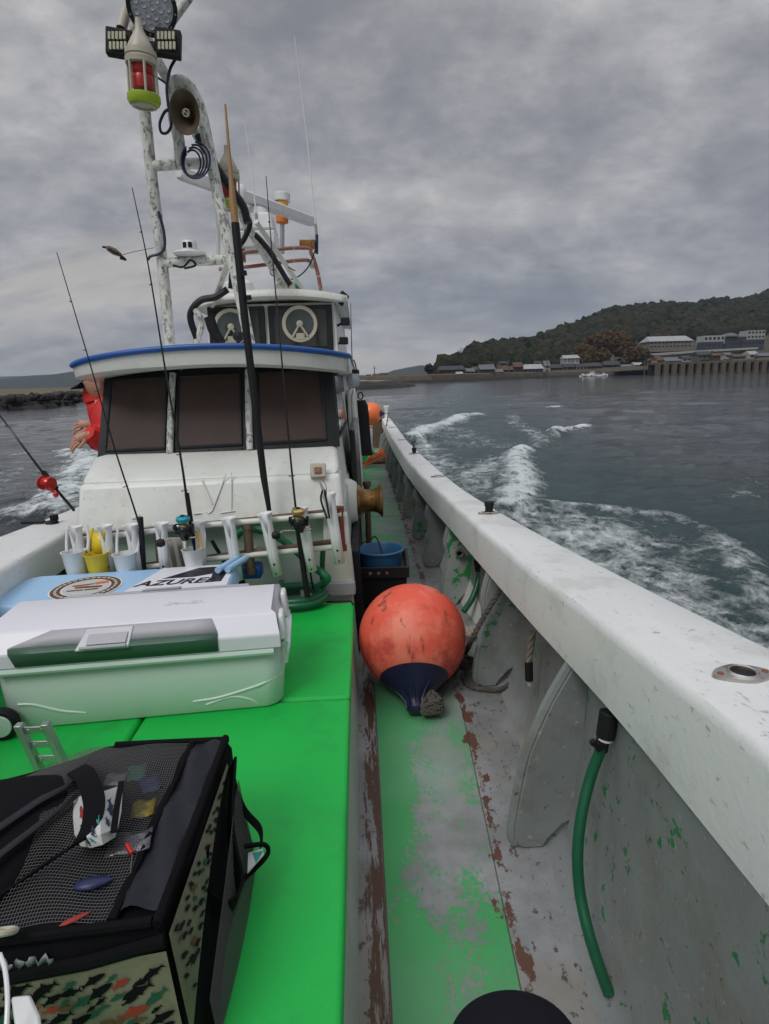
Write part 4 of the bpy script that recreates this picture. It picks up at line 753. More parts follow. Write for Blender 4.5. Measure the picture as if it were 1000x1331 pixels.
# ---- big orange fender on deck
bc = onz(536, 828, .245); R0 = .243
t = thing('fender_buoy', 'big scuffed orange fender buoy with a navy tip, resting on the side deck', 'fender', (bc.x, bc.y, 0))
ax = (onz(541, 922, .035)-bc).normalized()
b = MB(); pr = []
for k in range(33):
    a = math.pi-(math.pi-.62)*k/32; pr.append((R0*math.sin(a), R0*math.cos(a)*1.0))
b.lathe(pr, bc, ax, 48); b.build('float', 'orange', t, ang=80)
b = MB(); n0 = [(R0*math.sin(.66)+.0015, R0*math.cos(.66)), (R0*math.sin(.60), R0*math.cos(.60)+.003), (.118, .222), (.088, .249), (.060, .272), (.044, .292), (.036, .312), (.040, .335), (.030, .350), (0, .352)]
b.lathe(n0, bc, ax, 40); cap = b.build('navy_tip', 'navy', t)
s1 = ax.orthogonal().normalized(); s2 = ax.cross(s1)
for k in range(8): a = k*math.pi/4; d = s1*math.cos(a)+s2*math.sin(a); b = MB(); b.tube([bc+ax*.235+d*.100, bc+ax*.268+d*.066, bc+ax*.30+d*.043, bc+ax*.335+d*.039], [.003, .006, .006, .004], 6); b.build('tip_rib', 'navy', cap)
# knotted rope on its eye, running back round the fender and up to the bulwark
b = MB(); e = onz(558, 920, .045); rg = random.Random(4)
kn = [e+Vector((.052*math.sin(k*2.1)*math.cos(k*.7)+.01, .046*math.cos(k*2.1), .030*math.sin(k*1.3)+.022)) for k in range(26)]
ropemb(b, cr([onz(543, 919, .05)]+kn, 6), .011); 
path = [e+Vector((.02, .05, .03)), onz(568, 905, .02), onz(585, 885, .03), onz(600, 862, .04), onz(607, 845, .09), at(614, 830, 2.42), at(630, 800, 2.44), at(646, 774, 2.45), at(658, 756, 2.46)]
ropemb(b, cr(path, 8), .0125)
k2 = Vector(onz(607, 862, .06)); ropemb(b, cr([k2+Vector((.03*math.cos(k*1.9), .03*math.sin(k*1.9), .02*math.sin(k*.8+1))) for k in range(12)], 6), .0125)
ropemb(b, cr([k2, onz(603, 880, .02), onz(612, 892, .015), onz(632, 896, .015), onz(650, 896, .015), onz(664, 888, .015), onz(661, 880, .03)], 8), .0125)
solo(b, 'mooring_rope', 'roped', 'dark three-strand rope knotted to the fender and running up behind the bracket', 'rope', e)
b = MB(); q = [at(692, 820, 2.06), at(690, 840, 2.05), at(687, 862, 2.04)]; ropemb(b, cr(q, 6), .0145); t = thing('rope_end', 'short tan rope end hanging under the gunwale between two brackets', 'rope', q[0]); b.build('strands', 'rope', t)
b = MB(); b.tube([at(687.5, 860, 2.038), at(688, 884, 2.035)], .0155, 10); b.build('whipping_tape', 'tape', t); b = MB(); b.tube([at(688, 883, 2.035), at(689, 891, 2.035)], [.012, .008], 8); b.build('cut_end', 'cream', t)
# ---- hoses
HY = 1.30
t = thing('drain_hose', 'dark green hose hanging from a black valve beside the nearest bracket', 'hose', onz(790, 1293, .0))
hp = [(785, 960, 1.285), (780, 977, 1.28), (768, 1010, 1.27), (756, 1060, 1.24), (751, 1110, 1.21), (754, 1160, 1.18), (766, 1215, 1.13), (782, 1265, 1.09), (792, 1292, 1.07)]
b = MB(); b.tube(cr([at(*p) for p in hp], 8), .0135, 12); b.build('hose', 'hose', t)
b = MB(); b.tube([at(792, 925, 1.29), at(787, 958, 1.285)], .0225, 16); b.tube([at(785, 958, 1.285), at(781, 975, 1.285)], .0165, 12); b.build('valve', 'black', t, bevel=.002); p = at(776, 968, 1.27)
b = MB(); b.box(p, (.034, .016, .012), ry=.5); b.tube([at(770, 962, 1.26), at(779, 975, 1.26)], .007, 6); b.build('hose_clamp', 'black', t, bevel=.002); b = MB(); b.tube([at(787, 957, 1.284), at(786, 961, 1.284)], .0185, 14); b.build('white_collar', 'pwhite', t)
b = MB(); b.tube(cr([at(624, 735, 3.32), at(622, 755, 3.30), at(614, 778, 3.25), at(603, 795, 3.2)], 8), .018, 10); t = thing('drain_hose', 'second green hose further aft, curling down behind the big orange fender', 'hose', onz(603, 795, .1)); b.build('hose', 'hose', t)
b = MB(); b.tube([at(622, 728, 3.33), at(624, 742, 3.32)], .028, 12); b.tube([at(617, 737, 3.3), at(629, 733, 3.3)], .009, 8); b.build('valve', 'black', t)
# black through-hull ring on the flaked frame
b = MB(); c = at(597, 718, 3.50); b.lathe([(.015, 0), (.015, .02), (.024, .022), (.026, .0)], c, (0, -1, 0), 18); b.lathe([(.015, .004), (0, .004)], c, (0, -1, 0), 14); solo(b, 'pipe_fitting', 'steel', 'round pipe fitting on the green-flaked bracket behind the fender', 'pipe fitting', c)
# ---- green wash-down hose coiled on the hatch
t = thing('wash_hose', 'coiled bright green wash-down hose at the end of the hatch, by the rod rack', 'hose', onz(395, 795, ZG))
hc = onz(388, 785, ZG); lp = []
for k in range(2*20+14): a = .3+k*2*math.pi/20; r = .145-.0006*k; lp.append(hc+Vector((math.cos(a)*r, math.sin(a)*r*.80, .019+.016*(k/18))))
lp2 = [at(426, 752, 2.66), at(405, 735, 2.69), at(378, 710, 2.72), at(355, 695, 2.74), at(330, 688, 2.76), at(312, 692, 2.78), at(300, 710, 2.80)]
b = MB(); b.tube(cr(lp[::2], 4), .019, 12); b.build('coil', 'hose', t); b = MB(); b.tube(cr([lp[2]+Vector((0, 0, .03))]+lp2, 8), .0175, 12); b.build('riser', 'hoseb', t)
b = MB(); b.tube([at(367, 755, 2.62), hc+Vector((-.1, -.12, .02))], .012, 8); b.build('hose_end', 'hose', t)
# ---- winch capstan
c = at(455, 652, 3.62); t = thing('capstan_winch', 'net-hauling capstan with white housing and brass drum on the side of the wheelhouse', 'winch', c)
axw = Vector((1, -.05, .02)); c0 = at(452, 652, 3.6); b = MB(); b.lathe([(.14, -.10), (.148, -.03), (.140, .02), (.118, .058), (.08, .068), (0, .07)], c0, axw, 32); b.build('housing', 'white', t, ang=60)
c1 = c0+axw*.062; b = MB(); b.lathe([(.098, 0), (.100, .008), (.088, .020), (.074, .035), (.070, .06), (.070, .095), (.076, .118), (.090, .134), (.102, .143), (.104, .150), (.090, .153), (.03, .150), (0, .150)], c1, axw, 36); b.build('drum', 'brass', t, ang=60)
b = MB(); p = onz(478, 660, .25); q = at(477, 628, 4.1); b.tube([q-Vector((0, 0, .55)), q], .022, 12); b.tube([q-Vector((0, 0, .02)), q+Vector((0, 0, .012))], .030, 14); solo(b, 'steel_post', 'wood', 'short brown pipe post standing on deck just behind the capstan drum', 'post', q-Vector((0, 0, .55)))
# ---- bucket in black crate
c = onz(497, 742, .42); cx_, cy_ = .100, 3.27; t = thing('storage_crate', 'black plastic crate holding the blue bucket, on the side deck by the wheelhouse corner', 'crate', (cx_, cy_, 0)); Tc = frame((cx_, cy_, 0), -.05)
def openbox(b, T, w, d, z0, z1, th, taper):
    rows = []
    for z, k, i in ((z0, 1-taper, 0), (z1, 1, 0), (z1, 1, th), (z0+th, 1-taper, th)):
        rows.append([T((w/2*k-i)*sx, (d/2*k-i)*sy, z) for sx, sy in ((-1, -1), (1, -1), (1, 1), (-1, 1))])
    b.grid(rows, closeu=True); b.add(rows[0], [(3, 2, 1, 0)]); b.add(rows[-1], [(0, 1, 2, 3)])
b = MB(); openbox(b, Tc, .27, .34, 0.002, .40, .006, .14); b.build('shell', 'crate', t, bevel=.003)
b = MB(); openbox(b, Tc, .292, .362, .345, .405, .016, .0); b.build('rim', 'crate', t, bevel=.004)
for i in (-1, 0, 1): b = MB(); b.lathe([(.010, 0), (.009, .003), (0, .004)], Tc(i*.045-.02, -.1815, .372), (0, -1, 0), 12); b.build('rim_stud', 'steel', t)
bc2 = Tc(-.012, -.01, .19); t = thing('bucket', 'blue plastic bucket with a black handle, sitting in the black crate', 'bucket', bc2)
b = MB(); b.lathe([(.095, .0), (.125, .26), (.133, .262), (.135, .272), (.128, .276), (.120, .268), (.092, .012), (0, .012)], bc2, (0, 0, 1), 36); b.build('pail', 'bucket', t)
b = MB(); hp = [bc2+Vector((.02, -.11, .12)), bc2+Vector((.005, .0, .26)), bc2+Vector((-.02, .115, .31)), bc2+Vector((-.05, .12, .295)), bc2+Vector((-.09, .10, .285)), bc2+Vector((-.125, .03, .27))]; b.tube(cr(hp, 8), .004, 6); b.build('handle', 'black', t)
# ---- stern gear
c = at(483, 537, 10.2); t = thing('fender_buoy', 'bright orange round fender with a dark end, hanging at the stern far aft', 'fender', c); d = Vector((.93, -.36, -.05)).normalized(); b = MB(); b.lathe([(.178*math.sin(a), .178*math.cos(a)) for a in np.linspace(math.pi, .33, 24)], c, d, 32); b.build('float', 'orange2', t, ang=80)
b = MB(); b.lathe([(.060, .168), (.05, .185), (.03, .20), (.02, .23), (0, .23)], c, d, 20); b.build('dark_end', 'navy', t); b = MB(); b.tube([c+d*.22, c+d*.30+Vector((0, 0, .02)), Vector((.45, 10.3, .6))], .01, 6); b.build('lashing', 'rope', t)
c = onz(490, 601, .02); t = None; b = MB(); ropes = []
for k in range(9):
    y0 = 10.0-.10*k*.5; p = [Vector((.03+.015*k, 9.45+.10*k, .03+.02*(k % 3))), Vector((.14, 9.6+.09*k, .07+.02*(k % 4))), Vector((.33, 9.7+.10*k, .12+.02*(k % 3))), Vector((.45, 9.75+.10*k, .16+.01*k))]; b.tube(cr(p, 5), .015, 6)
solo(b, 'orange_rope_coil', 'cord', 'flat coil of orange rope lying across the side deck near the stern', 'rope', (.2, 9.6, 0))
c = at(478, 560, 9.6); t = thing('bait_tank', 'small white tub standing behind the black oilskin near the stern', 'tub', (c.x, c.y, .2)); b = MB(); b.box((c.x, c.y+.1, .42), (.15, .15, .44), taper=1.05); b.build('tub', 'pwhite', t, bevel=.01); b = MB(); b.box((c.x, c.y+.1, .648), (.17, .17, .02)); b.build('lid', 'orange2', t, bevel=.005)
# black oilskin hanging by the house side
t = thing('oilskin', 'black oilskin apron hanging from a ring on the starboard side of the wheelhouse', 'oilskin', at(469, 515, 7.3)); b = MB(); rows = []
oc = at(469, 520, 7.3)
for k, (w, dz) in enumerate([(.05, 0), (.075, -.06), (.085, -.2), (.09, -.35), (.105, -.5), (.13, -.66)]):
    rows.append([oc+Vector((math.cos(a)*w*(1+.14*math.sin(a*5+k))-.0, math.sin(a)*w*.7*(1+.1*math.sin(a*4+k)), dz)) for a in np.linspace(0, 6.283, 25)[:-1]])
b.grid(rows, closeu=True); b.add(rows[0], [tuple(range(24))]); b.build('apron', 'black', t); b = MB(); b.tube([oc+Vector((.0+.03*math.cos(a), 0, .05+.04*math.sin(a))) for a in np.linspace(0, 6.283, 17)[:-1]], .008, 6, closed=True); b.build('ring', 'black', t)
# ---- rods
def rodline(pts, r0, r1, n=10):
    c = cr(pts, n); m_ = len(c)-1; return c, [r0+(r1-r0)*(i/m_) for i in range(m_+1)]
def rod(label, pts, r0=.0055, r1=.0016, grip=None, guides=6, mt='blackg', group='fishing rods in the holders'):
    t = thing('fishing_rod', label, 'fishing rod', pts[0], group); c, r = rodline(pts, r0, r1); b = MB(); b.tube(c, r, 8); b.build('blank', mt, t)
    for k in range(guides):
        i = int(len(c)*(.30+.68*k/guides)); i = min(i, len(c)-2); tv = (c[i+1]-c[i]).normalized(); d = Vector((0, -1, .2)); d = (d-tv*d.dot(tv)).normalized(); rr = .014*(1-.75*k/guides)
        b = MB(); cc = c[i]+d*(rr+.004); s_ = tv.cross(d); b.tube([cc+(d*math.cos(a)+s_*math.sin(a))*rr for a in np.linspace(0, 6.283, 13)[:-1]], .0012, 5, closed=True); b.tube([c[i], c[i]+d*.006], .0018, 5); b.build('line_guide', 'blackg', t)
    if grip:
        b = MB(); b.tube(*grip); b.build('grip', 'black', t)
    return t, c
RYH = RY-.035
rod('slim black rod leaning left in a holder, leftmost of the three upright rods', [at(187, 745, RYH), at(183, 690, RYH), at(150, 585, RYH-.02), at(112, 455, RYH-.04), at(74, 328, RYH-.06)], grip=([at(187, 745, RYH), at(183, 672, RYH)], [.013, .011], 10))
t, c = rod('black rod with the cyan-topped spinning reel in the rod rack', [at(262, 745, RYH), at(246, 668, RYH-.02), at(236, 600, RYH-.03), at(215, 480, RYH-.03), at(193, 345, RYH-.04), at(172, 244, RYH-.05)], .0075, .0016, grip=([at(262, 745, RYH), at(250, 690, RYH-.02), at(243, 641, RYH-.025)], [.013, .011, .010], 10))
def reel(t, c, sc, spool, body, kn, flip=1):
    r_ = MB(); r_.lathe([(.0, -.045), (.018, -.04), (.026, -.02), (.029, .0), (.030, .012), (.026, .02), (.022, .022), (0, .022)], c, (0, -.12, 1), 24); o = r_.build('reel_body', body, t)
    r_ = MB(); r_.lathe([(.020, .022), (.020, .042), (.027, .044), (.030, .050), (.029, .060), (.022, .066), (.008, .068), (0, .068)], c, (0, -.12, 1), 24); r_.build('reel_spool', spool, o)
    r_ = MB(); r_.lathe([(.0205, .024), (.0215, .033), (.0205, .042)], c, (0, -.12, 1), 24); r_.build('line', 'gold', o)
    r_ = MB(); r_.lathe([(.010, .068), (.009, .072), (0, .073)], c, (0, -.12, 1), 14); r_.build('drag_knob', 'blackg', o)
    r_ = MB(); r_.tube(cr([c+Vector((-.030, -.01, .0)), c+Vector((-.040, -.025, .02)), c+Vector((-.02, -.045, .04)), c+Vector((.02, -.042, .035)), c+Vector((.037, -.015, .01))], 6), .003, 6); r_.tube([c+Vector((.03, 0, -.01)), c+Vector((.038, -.005, .03))], [.012, .006], 8); r_.tube([c+Vector((-.03, 0, -.01)), c+Vector((-.038, -.005, .03))], [.012, .006], 8); r_.build('bail', 'blackg', o)
    r_ = MB(); r_.tube([c+Vector((.05, 0, -.030)), c+Vector((-.07*flip, -.01, -.030)), c+Vector((-.095*flip, -.02, -.042))], .005, 8); r_.build('handle_arm', 'steel', o)
    r_ = MB(); e = c+Vector((-.100*flip, -.022, -.044)); r_.lathe([(.0, -.020), (.014, -.016), (.0195, 0), (.014, .016), (0, .020)], e, (1, .1, .1), 18); r_.build('handle_knob', kn, o)
    r_ = MB(); r_.tube([c+Vector((.0, .0, -.03)), c+Vector((.015, .03, -.01))], [.012, .008], 8); r_.build('reel_foot', body, o)
reel(t, at(240, 690, RYH-.075), 1, 'cyan', 'blackg', 'black')
t, c = rod('black rod with the gold-spooled spinning reel at the right end of the rack', [at(395, 742, RYH), at(384, 655, RYH-.02), at(376, 575, RYH-.02), at(364, 440, RYH-.02), at(354, 330, RYH-.02), at(346, 229, RYH-.02)], .006, .0015, grip=([at(400, 775, RYH), at(383, 660, RYH-.015)], [.014, .010], 10))
reel(t, at(389, 680, RYH-.072), 1, 'gold', 'blackg', 'black')
t, c = rod('black rod with the red baitcasting reel leaning out over the port gunwale', [at(97, 664, 3.22), at(62, 622, 3.22), at(30, 580, 3.25), at(-4, 535, 3.3), at(-60, 470, 3.3)], .008, .003, grip=([at(74, 636, 3.215), at(56, 613, 3.215)], [.014, .013], 10), guides=2)
cr_ = at(61, 628, 3.17); b = MB(); b.lathe([(.0, -.036), (.034, -.034), (.038, -.02), (.030, -.018), (.030, .018), (.038, .02), (.034, .034), (0, .036)], cr_, (.9, -.4, -.1), 22); o = b.build('reel_body', 'redreel', t); b = MB(); b.tube([cr_+Vector((.02, -.03, -.02)), cr_+Vector((.05, -.035, -.045))], .007, 8); b.lathe([(0, -.014), (.014, -.008), (.016, .0), (.012, .010), (0, .014)], cr_+Vector((.055, -.035, -.055)), (1, 0, 0), 14); b.build('reel_handle', 'redreel', o)
t, c = rod('thin upright black rod beyond the starboard side of the wheelhouse, with a red loop', [at(461, 520, 6.6), at(458, 470, 6.6), at(456, 394, 6.6)], .008, .003, guides=4)
b = MB(); b.tube([at(459+5*math.cos(a), 492+24*math.sin(a), 6.55) for a in np.linspace(0, 6.283, 25)[:-1]], .008, 6, closed=True); b.build('red_loop', 'rprint', t)
# gaff: bamboo tip in a long black handle
g0, g1, g2, g3 = at(352, 676, 2.72), at(318, 410, 2.74), at(306, 290, 2.76), at(293, 136, 2.80)
t = thing('gaff_pole', 'long pole with bamboo upper end and thick black lower handle, leaning on the rod rack', 'pole', g0)
b = MB(); b.tube([g0, at(348, 650, 2.72), at(343, 620, 2.725), g1, g2], [.009, .012, .0155, .017, .0175], 12); b.build('handle', 'black', t); b = MB(); b.tube([g2, at(303, 262, 2.765), at(300, 225, 2.775), g3], [.0155, .015, .0085, .004], 12); b.build('bamboo_tip', 'bamboo', t)
for k, (px, py) in enumerate(((312, 355), (318, 387))): b = MB(); b.tube([at(px+5, py-3, 2.73), at(px+6, py+3, 2.73)], .012, 8); b.build('float_ring', 'black', t)
b = MB(); b.tube([at(309, 738, 2.70), at(317, 765, 2.72)], .016, 10); solo(b, 'rod_butt', 'black', 'black rubber rod butt poking out below the rack beside the big cooler', 'rod butt', at(317, 765, 2.72))
# ---- bait cups hooked on the rail
def cup(px, py0, py1, w, label, mt, hang):
    c = at(px, py1, RY-.085); h = (at(px, py0, RY-.085)-c).z; t = thing('bait_cup', label, 'cup', c, 'cups hooked on the rod rack'); b = MB(); r = w/2
    b.lathe([(r*.80, 0), (r*.98, h*.96), (r*1.05, h), (r*.95, h*1.0), (r*.76, .008), (0, .008)], c, (-.04, 0, 1), 22); b.build('cup', mt, t)
    for s_ in (-1, 1): b = MB(); b.tube(cr([c+Vector((s_*r*.9, r*.5, h*.9)), c+Vector((s_*r*.95, r*.9, h*1.4)), c+Vector((s_*r*.55*(1 if mt == 'yellow' else 1.5), r*1.2, h+hang))], 5), .0065, 8); b.build('hook_arm', mt, t)
    if mt == 'yellow': b = MB(); b.grid([[c+Vector((s_*r*(.85-.15*k), r*(.75+.15*k), h*.9+hang*.45*k)) for s_ in (-1, 0, 1)] for k in (0, 1, 2)]); b.build('back_plate', mt, t, solid=.004)
cup(101, 716, 746, .10, 'white bait cup hooked at the left end of the rod rack', 'pwhite', .10); cup(129, 719, 745, .098, 'yellow bait cup between the two white ones', 'yellow', .10)
cup(166, 719, 747, .098, 'white bait cup right of the yellow one', 'pwhite', .10); cup(254, 713, 741, .092, 'white square-sided bait cup under the cyan reel', 'pwhite', .09)
b = MB(); c0 = at(226, 700, RY-.03); rows = []
for k in range(8): rows.append([c0+Vector((-.045+.10*i/8+.012*k*.2, .014*math.sin(i*2.2+k*.3)-.01, -.035*k+.006*math.sin(i*1.7))) for i in range(9)])
b.grid(rows); solo(b, 'rag', 'seatcloth', 'grey rag hanging from the rack left of the cyan reel', 'rag', c0, solid=.005)
b = MB(); p = at(236, 735, RY-.05); b.tube([at(263, 713, RY-.09), at(260, 700, RY-.088), at(256, 690, RY-.08)], .006, 6); solo(b, 'bait_stick', 'amber', 'yellow handle sticking out of the white cup under the cyan reel', 'knife', at(263, 713, RY-.09))
b = MB(); c0 = at(326, 741, 2.72); b.box(c0, (.11, .08, .07)); solo(b, 'blue_pouch', 'blue', 'blue pouch lying under the middle of the rod rack', 'pouch', c0, bevel=.015)
# pliers on a lanyard
t = thing('pliers', 'black-handled pliers hooked on the rightmost rod holder', 'pliers', at(423, 650, 2.58)); b = MB()
for s_ in (-1, 1): b.tube(cr([at(421+s_*1, 636, 2.585), at(421+s_*3.5, 650, 2.58), at(427+s_*1.5, 674, 2.575)], 6), .0045, 8)
b.build('handles', 'black', t); b = MB(); b.tube([at(415, 624, 2.60), at(421, 638, 2.585)], [.004, .007], 8); b.build('jaws', 'steel', t); b = MB(); b.tube(cr([at(418, 620, 2.72), at(424, 632, 2.66), at(424, 645, 2.6), at(420, 640, 2.59)], 6), .002, 6); b.build('lanyard', 'net', t)
for nm, ps, r, mt, lb in (('cable', [at(396, 700, 2.72), at(399, 715, 2.72), at(403, 740, 2.75), at(407, 765, 2.78)], .005, 'cable', 'thin black cable running down behind the rack to the hose coil'), ('drain_pipe', [at(420, 715, 2.80), at(419, 745, 2.80), at(421, 770, 2.80)], .013, 'hose', 'dark green pipe standing against the wheelhouse front under the rack'),
    ('cord', [at(276, 703, 2.70), at(281, 712, 2.68), at(287, 722, 2.7), at(294, 735, 2.72)], .009, 'black', 'black tapered cord tied between two rod holders')):
    b = MB(); b.tube(cr(ps, 8), r, 8); solo(b, nm, mt, lb, 'cable' if nm == 'cable' else nm.replace('_', ' '), ps[0])
# ---- lamps, horn, radar and aerials on the mast
def beacon(c, sc, label, vis=True):
    t = thing('beacon_lamp', label, 'beacon lamp', c, 'caged red lamps on the mast'); A_ = Vector((.06, -.08, 1)).normalized()
    b = MB(); b.lathe([(.018*sc, .30*sc), (.022*sc, .25*sc), (.050*sc, .20*sc), (.068*sc, .165*sc), (.070*sc, .150*sc), (.082*sc, .148*sc), (.084*sc, .125*sc), (.078*sc, .118*sc), (.086*sc, .110*sc), (.084*sc, .085*sc), (.070*sc, .083*sc)], c, A_, 28); b.build('cap', 'cream', t)
    b = MB(); b.lathe([(.055*sc, .085*sc), (.060*sc, .05*sc), (.052*sc, .035*sc), (.060*sc, .02*sc), (.055*sc, -.03*sc), (0, -.03*sc)], c, A_, 24); b.build('red_lens', 'red', t)
    u = A_.orthogonal().normalized(); w = A_.cross(u)
    for k in range(6): a = k*math.pi/3+.2; d = u*math.cos(a)+w*math.sin(a); b = MB(); b.tube([c+d*.078*sc+A_*.10*sc, c+d*.080*sc-A_*.06*sc], .0075*sc, 6); b.build('cage_bar', 'cream', t)
    b = MB(); b.lathe([(.078*sc, -.055*sc), (.088*sc, -.060*sc), (.090*sc, -.085*sc), (.080*sc, -.105*sc), (.066*sc, -.108*sc), (.064*sc, -.065*sc), (.078*sc, -.055*sc)], c, A_, 32); b.build('lower_ring', 'lime', t)
    b = MB(); b.lathe([(.066*sc, -.108*sc), (.066*sc, -.118*sc), (.05*sc, -.120*sc), (.05*sc, -.10*sc)], c, A_, 24); b.build('base_rim', 'cream', t)
beacon(at(186, 108, 3.55), .93, 'caged red lamp with a lime-green ring hanging near the mast head'); beacon(at(297, 250, 4.1), .85, 'second caged red lamp with lime ring, lower and half hidden behind the mast leg')
c = at(198, 10, 3.62); d = Vector((.15, -1, -.35)).normalized(); t = thing('searchlight', 'round black searchlight full of LEDs at the very top of the mast', 'searchlight', c)
b = MB(); b.lathe([(.0, -.10), (.07, -.09), (.115, -.03), (.125, .0), (.125, .018), (.104, .018), (.104, .008)], c, d, 36); b.build('housing', 'black', t); b = MB(); b.lathe([(.105, .008), (0, .010)], c, d, 32); ln = b.build('lens', 'clear', t)
u = d.orthogonal().normalized(); w = d.cross(u)
for r_, n_ in ((0, 1), (.040, 6), (.080, 11)):
    for k in range(n_): a = k*2*math.pi/n_; b = MB(); b.lathe([(.017, .010), (.015, .014), (.006, .011), (0, .011)], c+(u*math.cos(a)+w*math.sin(a))*r_, d, 12); b.build('led', 'latch', ln)
for k in range(12): a = k*math.pi/6; b = MB(); b.lathe([(.005, .018), (.004, .021), (0, .021)], c+(u*math.cos(a)+w*math.sin(a))*.115, d, 8); b.build('bezel_screw', 'steel', t)
for px, py, lb in ((156, 57, 'square black LED work light on the left of the mast head'), (219, 57, 'square black LED work light on the right of the mast head')):
    c = at(px, py, 3.62); t = thing('work_light', lb, 'work light', c, 'LED work lights'); b = MB(); b.box(c, (.13, .05, .125), ry=.12, rz=.1); b.build('housing', 'black', t, bevel=.006)
    for r_ in range(2):
        for k in range(5): b = MB(); b.box(c+Vector((-.038+.019*k, -.032, .022-.045*r_)), (.012, .012, .034), ry=.12); b.build('led', 'ledy', t)
    b = MB(); b.box(c+Vector((.0+.05*(1 if px < 200 else -1), .03, -.0)), (.09, .03, .04)); b.build('bracket', 'black', t)
b = MB(); b.tube([at(165, 57, 3.68), at(222, 60, 3.68)], .018, 8); solo(b, 'lamp_bar', 'black', 'short black bar joining the two square work lights', 'bar', at(190, 58, 3.68))
c = at(158, 38, 3.66); t = thing('camera_tube', 'beige tube-shaped camera pointing down beside the mast head', 'camera', c); b = MB(); b.tube([c, at(164, 14, 3.7)], .026, 14); b.build('tube', 'cream', t); b = MB(); b.lathe([(.024, 0), (.022, .006), (0, .006)], c, (c-at(164, 14, 3.7)), 14); b.build('lens', 'black', t)
c = at(241, 146, 3.58); d = Vector((-.08, -1, -.22)).normalized(); t = thing('loudspeaker', 'brown horn loudspeaker with a round badge, under the curved mast head', 'loudspeaker', c)
b = MB(); b.lathe([(r*.71, h) for r, h in [(.030, -.16), (.034, -.10), (.045, -.07), (.075, -.02), (.108, .004), (.112, .010), (.106, .010), (.072, -.022), (.040, -.06), (.028, -.065), (0, -.065)]], c, d, 40, 1.32); b.build('bell', 'horn', t); b = MB(); b.lathe([(.022, -.06), (.023, -.03), (.018, -.018), (0, -.016)], c, d, 24); b.build('driver_cone', 'horn', t)
b = MB(); uu = d.orthogonal().normalized(); ww = d.cross(uu); b.tube([c-d*.012+(uu*math.cos(a)+ww*math.sin(a))*.017 for a in np.linspace(0, 6.283, 21)[:-1]], .003, 6, closed=True); b.tube(cr([c-d*.012+uu*-.010+ww*.006, c-d*.012+uu*.002+ww*.010, c-d*.012+uu*-.002+ww*-.010, c-d*.012+uu*.010+ww*-.006], 5), .0025, 6); b.build('badge', 'cream', t)
b = MB(); b.tube([c-d*.12, at(228, 150, 3.8)], .014, 8); b.build('bracket', 'mast', t)
# wind sensor dome on the lower rung
c = at(247, 331, 3.78); t = thing('satellite_dome', 'small white disc-shaped satellite aerial with a domed top on the lower mast rung', 'aerial', c)
b = MB(); b.lathe([(0, -.012), (.085, -.004), (.092, .004), (.088, .012), (.045, .022)], c, (0, 0, 1), 32); b.build('plate', 'pwhite', t); b = MB(); b.lathe([(.046, .020), (.044, .062), (.036, .074), (0, .078)], c, (0, 0, 1), 24); dm = b.build('dome', 'pwhite', t)
for a in (-1.9, -1.2): b = MB(); b.box(c+Vector((math.cos(a)*.044, math.sin(a)*.044, .045)), (.022, .006, .03), rz=a+1.57); b.build('vent', 'black', dm)
b = MB(); b.tube([c-Vector((0, 0, .01)), at(247, 341, 3.8)], .012, 8); b.build('stem', 'mast', t); b = MB(); b.tube(cr([at(225, 345, 3.76), at(238, 347, 3.74), at(248, 338, 3.74), at(254, 345, 3.74), at(240, 349, 3.74)], 6), .006, 6); b.build('cable_loop', 'cable', t)
# radar
rc = Vector((-.87, 5.9, 3.0)); L0, L1 = Vector((-1.32, 5.12, 2.985)), Vector((-.40, 6.70, 2.985)); t = thing('radar_scanner', 'long white open-array radar scanner on a white gearbox above the upper wheelhouse', 'radar', Vector((-.86, 5.9, 2.62)))
dd = (L1-L0).normalized(); sd = dd.cross(Vector((0, 0, 1))); b = MB(); rows = []
for s_ in (0, .015, .03, .97, .985, 1):
    k = .72 if s_ in (0, 1) else .93 if s_ in (.015, .985) else 1; p = L0.lerp(L1, s_); rows.append([p+sd*x*k+Vector((0, 0, z*k)) for x, z in ((-.040, -.040), (.03, -.047), (.050, -.030), (.050, .030), (.03, .047), (-.040, .040))])
b.grid(rows, closeu=True); b.add(rows[0], [tuple(range(6))]); b.add(rows[-1], [tuple(range(6))[::-1]]); b.build('array_bar', 'pwhite', t)
m_ = L0.lerp(L1, .5); b = MB(); b.lathe([(.11, -.12), (.09, -.07), (.06, -.055)], m_, (0, 0, 1), 24); b.build('turntable', 'pwhite', t)
b = MB(); b.box(m_+Vector((0, 0, -.20)), (.33, .34, .15), taper=.82); b.box(m_+Vector((0, 0, -.35)), (.34, .34, .15)); b.build('gearbox', 'pwhite', t, bevel=.02); b = MB(); b.box(m_+Vector((-.14, -.1, -.47)), (.05, .05, .12)); b.box(m_+Vector((.14, -.1, -.47)), (.05, .05, .12)); b.build('foot', 'rustpipe', t)
c = at(367, 290, 6.4); t = thing('warning_light', 'yellow and orange warning light with a white cap behind the radar bar', 'warning light', c); z = lambda py: at(367, py, 6.4)
for a, e, r, m2 in ((251, 262, .078, 'pwhite'), (262, 271, .060, 'amber'), (270, 275, .066, 'black'), (274, 290, .060, 'oplast')): b = MB(); b.tube([z(e), z(a)], r, 20); b.build({'pwhite': 'cap', 'amber': 'amber_lens', 'black': 'joint', 'oplast': 'orange_lens'}[m2], m2, t, bevel=.006)
b = MB(); b.tube([z(288), z(330)], .022, 8); b.build('stem', 'alu', t)
